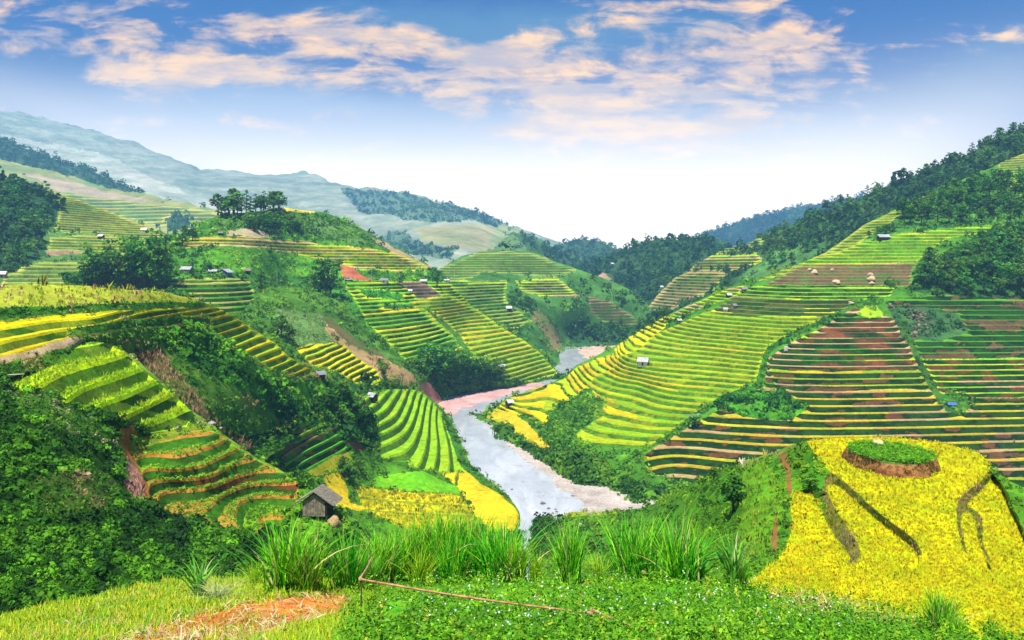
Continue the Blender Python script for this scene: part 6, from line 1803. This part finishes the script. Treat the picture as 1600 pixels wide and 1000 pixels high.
def clump(px, py, hpx, me, label, group=None, wide=1.0, name='grass_clump', rz=None):
    p = BANK.at(px, py)
    o = add(name, me, label=label, cat='grass clump', group=group)
    h = hpx / F * p.y
    o.location = (p.x, p.y, p.z - 0.03)
    o.scale = (h * wide, h * wide, h)
    o.rotation_euler = (0, 0, random.uniform(0, 6.28) if rz is None else rz)
    return o


clump(452, 928, 122, CLUMPS[1], 'big arching grass clump beside the bare red soil, first of the row', None, 0.95)
clump(478, 930, 96, CLUMPS[2], 'shorter grass clump leaning out of the big arching clump by the red soil', None, 0.8)
clump(542, 926, 104, CLUMPS[0], 'upright grass clump between the red soil and the fence post', None, 0.8)
clump(655, 912, 66, CLUMP_Y, 'yellowish spiky grass clump in front of the dense grass hedge', None, 0.9)
for x, y, h, k in [(590, 912, 82, 1), (612, 908, 88, 2), (634, 905, 96, 0), (668, 902, 104, 3), (692, 901, 108, 1), (716, 900, 106, 2), (738, 901, 104, 0), (760, 904, 88, 3), (575, 918, 62, 0), (705, 908, 84, 3)]:
    clump(x, y, h, CLUMPS[k], 'tall green grass clump in the dense hedge behind the bamboo rail', 'grass clumps of the dense hedge', 0.85)
clump(786, 908, 104, CLUMPS[2], 'wide grass clump ending the dense hedge next to the stream view', None, 0.9)
clump(806, 910, 80, CLUMPS[1], 'lower grass clump tucked against the end of the dense hedge', None, 0.8)
clump(836, 910, 56, CLUMP_Y, 'sparse yellow green grass clump right below the stream mouth', None, 0.7)
clump(890, 912, 102, CLUMPS[0], 'narrow upright grass clump standing alone just past the yellow rice glimpse', None, 0.75)
clump(935, 908, 48, CLUMP_Y, 'short thin grass clump between two taller dark green clumps', None, 0.9)
clump(992, 905, 110, CLUMPS[3], 'tall full grass clump before the bushy slope, dark at its base', None, 0.8)
clump(1064, 914, 116, CLUMPS[2], 'tallest dark green grass clump, last full one before the yellow rice', None, 0.75)
clump(1082, 912, 88, CLUMP_REED, 'broad leaved reed with arching grey green blades behind the tallest clump', None, 1.0, 'reed')
clump(1146, 918, 108, CLUMP_REED, 'slender reed clump standing at the corner of the yellow rice field', None, 0.62, 'reed')
clump(1158, 918, 60, CLUMPS[0], 'small grass clump at the foot of the slender reed', None, 0.6)
clump(1470, 986, 76, CLUMPS[1], 'dark grass clump standing against the yellow rice of the knoll field', None, 0.85)
clump(1492, 990, 42, CLUMPS[3], 'short bushy grass clump leaning on the dark one before the rice', None, 0.9)
clump(312, 930, 74, CLUMP_REED, 'thin broad bladed reed rising from the lawn before the dark slope', None, 0.85, 'reed')
clump(336, 936, 44, CLUMP_PALE, 'pale drooping grass tuft on the lawn next to the thin reed', None, 1.0)
clump(350, 935, 40, CLUMP_PALE, 'second pale grass tuft, half dry, farther along from the thin reed', None, 1.0)
clump(398, 915, 44, CLUMP_Y, 'light spiky grass tuft between the thin reed and the big arching clump', None, 0.9)


def bank_points(poly, n, r, size_power=1.0):
    P = np.array(poly, float)
    lo, hi = P.min(0), P.max(0)
    px = r.uniform(lo[0], hi[0], n * 3); py = r.uniform(lo[1], hi[1], n * 3)
    s = sdf(px, py, P)
    k = np.where(s > 0)[0][:n]
    return BANK.many(px[k], py[k]), px[k], py[k]


def ground_cover():
    r = np.random.default_rng(71)
    # leafy plants: whorls of leaves on short stems
    P, px, py = bank_points([(545, 918), (700, 900), (900, 904), (1000, 902), (1170, 910), (1250, 932), (1330, 946), (1420, 966), (1500, 984), (1600, 1002), (1850, 1056), (1850, 1300), (500, 1300), (530, 1000)], 15000, r)
    P, px, py = P[py < 1090], px[py < 1090], py[py < 1090]
    n, K = len(P), 11
    tall = r.uniform(0.04, 0.22, n) * (0.7 + 1.2 * np.clip(fbm(P[:, 0] * 0.9, P[:, 1] * 0.9, 3, 5) + 0.4, 0, 1))
    an = r.uniform(0, 2 * math.pi, (n, K))
    el = r.uniform(0.15, 0.9, (n, K))
    rad = r.uniform(0.02, 0.10, (n, K))
    cen = P[:, None] + np.stack([np.cos(an) * rad, np.sin(an) * rad, tall[:, None] * r.uniform(0.45, 1.05, (n, K))], -1)
    nr = np.stack([np.cos(an) * (1 - el), np.sin(an) * (1 - el), el], -1)
    q = leaf_quads(cen.reshape(-1, 3), nr.reshape(-1, 3), r.uniform(0.035, 0.085, n * K), r, 0.6)
    base = np.array([(.06, .26, .010), (.11, .36, .012), (.17, .45, .016), (.05, .20, .010)])
    b = np.clip(np.round(1.2 + 4.0 * fbm(P[:, 0] * 0.6, P[:, 1] * 0.6, 3, 9) + r.normal(0, 0.7, n)), 0, 3).astype(int)
    fc = np.repeat(base[b], K, 0) * np.exp(r.normal(0, 0.28, (n * K, 1)))
    add('leafy_ground_cover', cards_mesh('leafy_ground_cover', q, fc, M_LEAF_S), kind='stuff')
    # taller weeds standing out of the carpet
    P, px, py = bank_points([(560, 912), (700, 900), (900, 904), (1000, 902), (1170, 912), (1250, 936), (1330, 950), (1500, 990), (1600, 1010), (1600, 1090), (540, 1090)], 520, r)
    n, K = len(P), 22
    tall = r.uniform(0.14, 0.42, n)
    an = r.uniform(0, 2 * math.pi, (n, K))
    up = np.sort(r.uniform(0.15, 1.0, (n, K)), axis=1)
    rad = 0.11 * (1.15 - up) * r.uniform(0.5, 1.2, (n, K))
    lean = r.normal(0, 0.16, (n, 1, 2)) * (up[..., None] * tall[:, None, None])
    cen = P[:, None] + np.concatenate([np.stack([np.cos(an) * rad, np.sin(an) * rad], -1) + lean, (tall[:, None] * up)[..., None]], -1)
    nr = np.stack([np.cos(an) * .6, np.sin(an) * .6, np.full((n, K), .8)], -1) + r.normal(0, .25, (n, K, 3))
    q = leaf_quads(cen.reshape(-1, 3), nr.reshape(-1, 3), r.uniform(0.04, 0.10, n * K), r, 0.45)
    base = np.array([(.05, .22, .010), (.10, .34, .012), (.22, .44, .015), (.34, .40, .03)])
    fc = np.repeat(base[r.choice(4, n, p=[.35, .35, .2, .1])], K, 0) * np.exp(r.normal(0, 0.22, (n * K, 1)))
    add('tall_weeds', cards_mesh('tall_weeds', q, fc, M_LEAF_S), kind='stuff')
    # small pale flowers above the leaves
    P, px, py = bank_points([(560, 890), (700, 898), (900, 902), (1000, 900), (1160, 910), (1250, 935), (1330, 955), (1330, 1010), (600, 1010), (580, 940)], 420, r)
    n = len(P)
    cen = P + np.stack([np.zeros(n), np.zeros(n), r.uniform(0.12, 0.34, n)], -1)
    q = leaf_quads(cen, r.normal(0, 0.6, (n, 3)) + np.array([0, -0.7, 0.7]), r.uniform(0.02, 0.042, n), r)
    fl = np.array([(.78, .80, .86), (.50, .60, .88), (.85, .82, .80)])
    add('wildflowers', cards_mesh('wildflowers', q, fl[r.integers(0, 3, n)], M_LEAF_S), kind='stuff')
    # lawn: short blades
    P, px, py = bank_points([(-250, 990), (0, 962), (100, 943), (200, 925), (290, 910), (400, 904), (560, 912), (600, 920), (570, 1090), (-250, 1090)], 30000, r)
    soil = np.maximum.reduce([sdf(px, py, c.poly) for c in BANK.covers if c.name == 'soil'])
    keep = (soil < 2) | (r.uniform(0, 1, len(P)) < 0.10)
    P = P[keep]
    n, K = len(P), 6
    an = r.uniform(0, 2 * math.pi, (n, K, 1))
    b0 = P[:, None] + np.concatenate([r.normal(0, 0.05, (n, K, 2)), np.zeros((n, K, 1))], -1)
    hgt = (r.uniform(0.02, 0.065, (n, K)) * (1 + 1.2 * (r.uniform(0, 1, (n, 1)) < 0.12)))[..., None]
    tip = b0 + np.concatenate([np.cos(an) * hgt * 0.6, np.sin(an) * hgt * 0.6, hgt], -1)
    side = np.concatenate([-np.sin(an), np.cos(an), np.zeros_like(an)], -1) * 0.008
    q = np.stack([b0 - side, b0 + side, tip + side * 0.3, tip - side * 0.3], 2).reshape(-1, 4, 3)
    base = np.array([(.36, .46, .012), (.24, .42, .012), (.48, .48, .02), (.14, .36, .012), (.52, .42, .10)])
    w = np.clip(np.round(1.4 + 5.0 * fbm(P[:, 0] * 0.5, P[:, 1] * 0.5, 3, 14) + r.normal(0, 0.9, n)), 0, 4).astype(int)
    fc = np.repeat(base[w], K, 0) * np.exp(r.normal(0, 0.2, (n * K, 1)))
    add('lawn_grass', cards_mesh('lawn_grass', q, fc, M_LEAF_S), kind='stuff')
    # dead stalks lying on the soil
    P1, _, _ = bank_points([(150, 1010), (250, 968), (380, 940), (550, 930), (556, 948), (470, 985), (330, 1060), (150, 1080)], 1100, r)
    P2, _, _ = bank_points([(60, 960), (300, 925), (300, 1010), (0, 1060)], 90, r)
    P3, _, _ = bank_points([(1200, 925), (1260, 930), (1345, 948), (1340, 962), (1240, 950)], 220, r)
    P4, _, _ = bank_points([(1340, 952), (1440, 972), (1420, 985), (1330, 965)], 120, r)
    Q, C = [], []
    for P, ln in ((P1, 0.22), (P2, 0.2), (P3, 0.34), (P4, 0.34)):
        n = len(P)
        an = r.uniform(0, 2 * math.pi, n)
        L = r.uniform(0.3, 1.2, n) * ln
        d = np.stack([np.cos(an), np.sin(an), r.normal(0.10, 0.16, n)], -1) * L[:, None]
        s = np.stack([-np.sin(an), np.cos(an), r.normal(0, 0.4, n)], -1) * r.uniform(0.003, 0.009, (n, 1))
        m = P + d * 0.5 + np.array([0, 0, 1]) * r.uniform(0.01, 0.10, (n, 1))
        P = P + np.array([0, 0, 0.03])
        Q += [np.stack([P - s, P + s, m + s, m - s], 1), np.stack([m - s, m + s, P + d + s * .4, P + d - s * .4], 1)]
        c = np.array([(.62, .48, .28), (.50, .34, .18), (.70, .58, .38), (.40, .22, .10)])[r.integers(0, 4, n)]
        C += [c, c]
    add('straw_litter', cards_mesh('straw_litter', np.concatenate(Q), np.concatenate(C), M_LEAF_S), kind='stuff')


M_LEAF_S = mat_leaf('ground_leaves', 0.35, 0.0, 0.45, up=0.35)
ground_cover()


def fern(px, py, spx, label, group):
    r = np.random.default_rng(int(px))
    p = BANK.at(px, py)
    S = spx / F * p.y
    root = add('fern', None, label=label, cat='fern', group=group) if False else bpy.data.objects.new('fern', None)
    COL.objects.link(root)
    root.location = (p.x, p.y, p.z)
    root['label'], root['category'] = label, 'fern'
    if group:
        root['group'] = group
    for k in range(8):
        a = k * 0.785 + r.uniform(-.3, .3)
        L = S * r.uniform(0.8, 1.2)
        Q = []
        for i in range(16):
            t = (i + 1) / 17.0
            x = math.sin(t * 1.35) * L * 0.75
            z = L * (0.85 * t - 0.75 * t ** 2.4) + 0.06
            w = L * 0.20 * math.sin(math.pi * (0.12 + 0.86 * t)) + 0.004
            ca, sa = math.cos(a), math.sin(a)
            for sgn in (-1, 1):
                b0 = np.array([ca * x, sa * x, z]); fw = np.array([ca, sa, 0.1]) * L * 0.035
                sd = np.array([-sa, ca, -0.35]) * w * sgn
                Q.append([b0 - fw * .6, b0 + sd * .6 - fw * 0.2, b0 + sd + fw * .9, b0 + fw * .7])
        Q = np.array(Q)
        c = np.tile(np.array([[.12, .40, .015]]) * r.uniform(0.8, 1.3), (len(Q), 1)) * np.exp(r.normal(0, .1, (len(Q), 1)))
        add('frond', cards_mesh('frond', Q, c, M_LEAF_S), parent=root)


fern(640, 962, 46, 'largest fern with spreading fronds just under the bamboo rail', None)
fern(665, 948, 34, 'fern directly below the rail, its fronds touching the largest fern', None)
fern(628, 985, 40, 'fern at the bottom edge, below the largest fern', None)

# ---- bamboo rail fence
M_BAMBOO = mat_plain('weathered_bamboo', (.40, .15, .08), 0.6, 0.35, 6.0, 0.3, 0.004, (.58, .30, .18))
M_POST = mat_plain('grey_stake', (.10, .12, .04), 0.8, 0.4, 9.0, 0.2)


def fence():
    root = bpy.data.objects.new('bamboo_fence', None)
    COL.objects.link(root)
    a = BANK.at(563, 962); b = BANK.at(924, 988); c = BANK.at(1075, 1012)
    root.location = a
    root['label'], root['category'] = 'low fence of reddish bamboo poles tied to thin stakes across the leafy bank', 'fence'

    def top(p, py):
        return Vector((p.x, p.y, (HY - py) / F * p.y))
    ta, tb, tc = top(a, 905), top(b, 958), top(c, 1004)
    up = BANK.at(582, 925)
    tu = top(up, 868)

    def pole(name, p, q, r0, r1, mat, n=9):
        bm = bmesh.new()
        m = Vector((0, 0, -0.02 if name == 'rail' else 0))
        pts, rad = [], []
        N = 24 if name == 'rail' else 8
        for i in range(N + 1):
            t = i / N
            s = p.lerp(q, t) + m * math.sin(t * math.pi) * 1.5
            pts.append(s - a)
            k = 1.28 if (name == 'rail' and i % 4 == 0) else 1.0      # joints of the cane
            rad.append((r0 + (r1 - r0) * t) * k)
        tube(bm, pts, rad, n)
        add(name, bm_mesh(name, bm, mat, True), parent=root)
    pole('post', a + Vector((0, 0, -0.1)), ta + Vector((0.02, 0, 0.02)), 0.012, 0.010, M_POST)
    pole('post', up + Vector((0, 0, -0.1)), tu + Vector((-.06, 0, 0.45)), 0.009, 0.004, M_POST)
    pole('post', b + Vector((0, 0, -0.1)), tb + Vector((0.0, 0, 0.07)), 0.014, 0.012, M_BAMBOO)
    pole('post', c + Vector((0, 0, -0.1)), tc + Vector((0, 0, 0.06)), 0.014, 0.012, M_BAMBOO)
    pole('rail', ta, tb, 0.014, 0.011, M_BAMBOO)
    pole('rail', tb + Vector((0.02, 0.01, 0.03)), tc, 0.013, 0.010, M_BAMBOO)
    pole('rail', ta + Vector((0, 0, 0.02)), tu, 0.015, 0.010, M_BAMBOO)
    for t in (ta, tb):
        bm = bmesh.new()
        for i in range(3):
            z = t.z - a.z - 0.012 + i * 0.012
            tube(bm, [(t.x - a.x + 0.024 * math.cos(k * 0.9), t.y - a.y + 0.024 * math.sin(k * 0.9), z + 0.001 * k) for k in range(8)], [0.004] * 8, 5)
        add('binding', bm_mesh('binding', bm, mat_plain('binding_straw', (.62, .50, .30), 0.8)), parent=root)


fence()

# ------------------------------------------------------------------ the hazy air of the valley
def build_haze():
    m = bpy.data.materials.new('haze')
    m.use_nodes = True
    t = NT(m.node_tree)
    t.n.clear()
    out = t.new('ShaderNodeOutputMaterial')
    v = t.new('ShaderNodeVolumePrincipled')
    v.inputs['Color'].default_value = (0.23, 0.54, 1.0, 1.0)
    v.inputs['Density'].default_value = HAZE
    v.inputs['Anisotropy'].default_value = 0.0
    t.l.new(v.outputs[0], out.inputs['Volume'])
    x, y0, y1, z0, z1 = 4600.0, -40.0, 4900.0, -98.0, 960.0
    vs = [(sx * x, yy, zz) for zz in (z0, z1) for yy in (y0, y1) for sx in (-1, 1)]
    fs = [(0, 2, 3, 1), (4, 5, 7, 6), (0, 1, 5, 4), (2, 6, 7, 3), (0, 4, 6, 2), (1, 3, 7, 5)]
    me = bpy.data.meshes.new('haze')
    me.from_pydata(vs, [], fs)
    me.materials.append(m)
    add('haze', me, kind='stuff')


HAZE = 0.00018
build_haze()
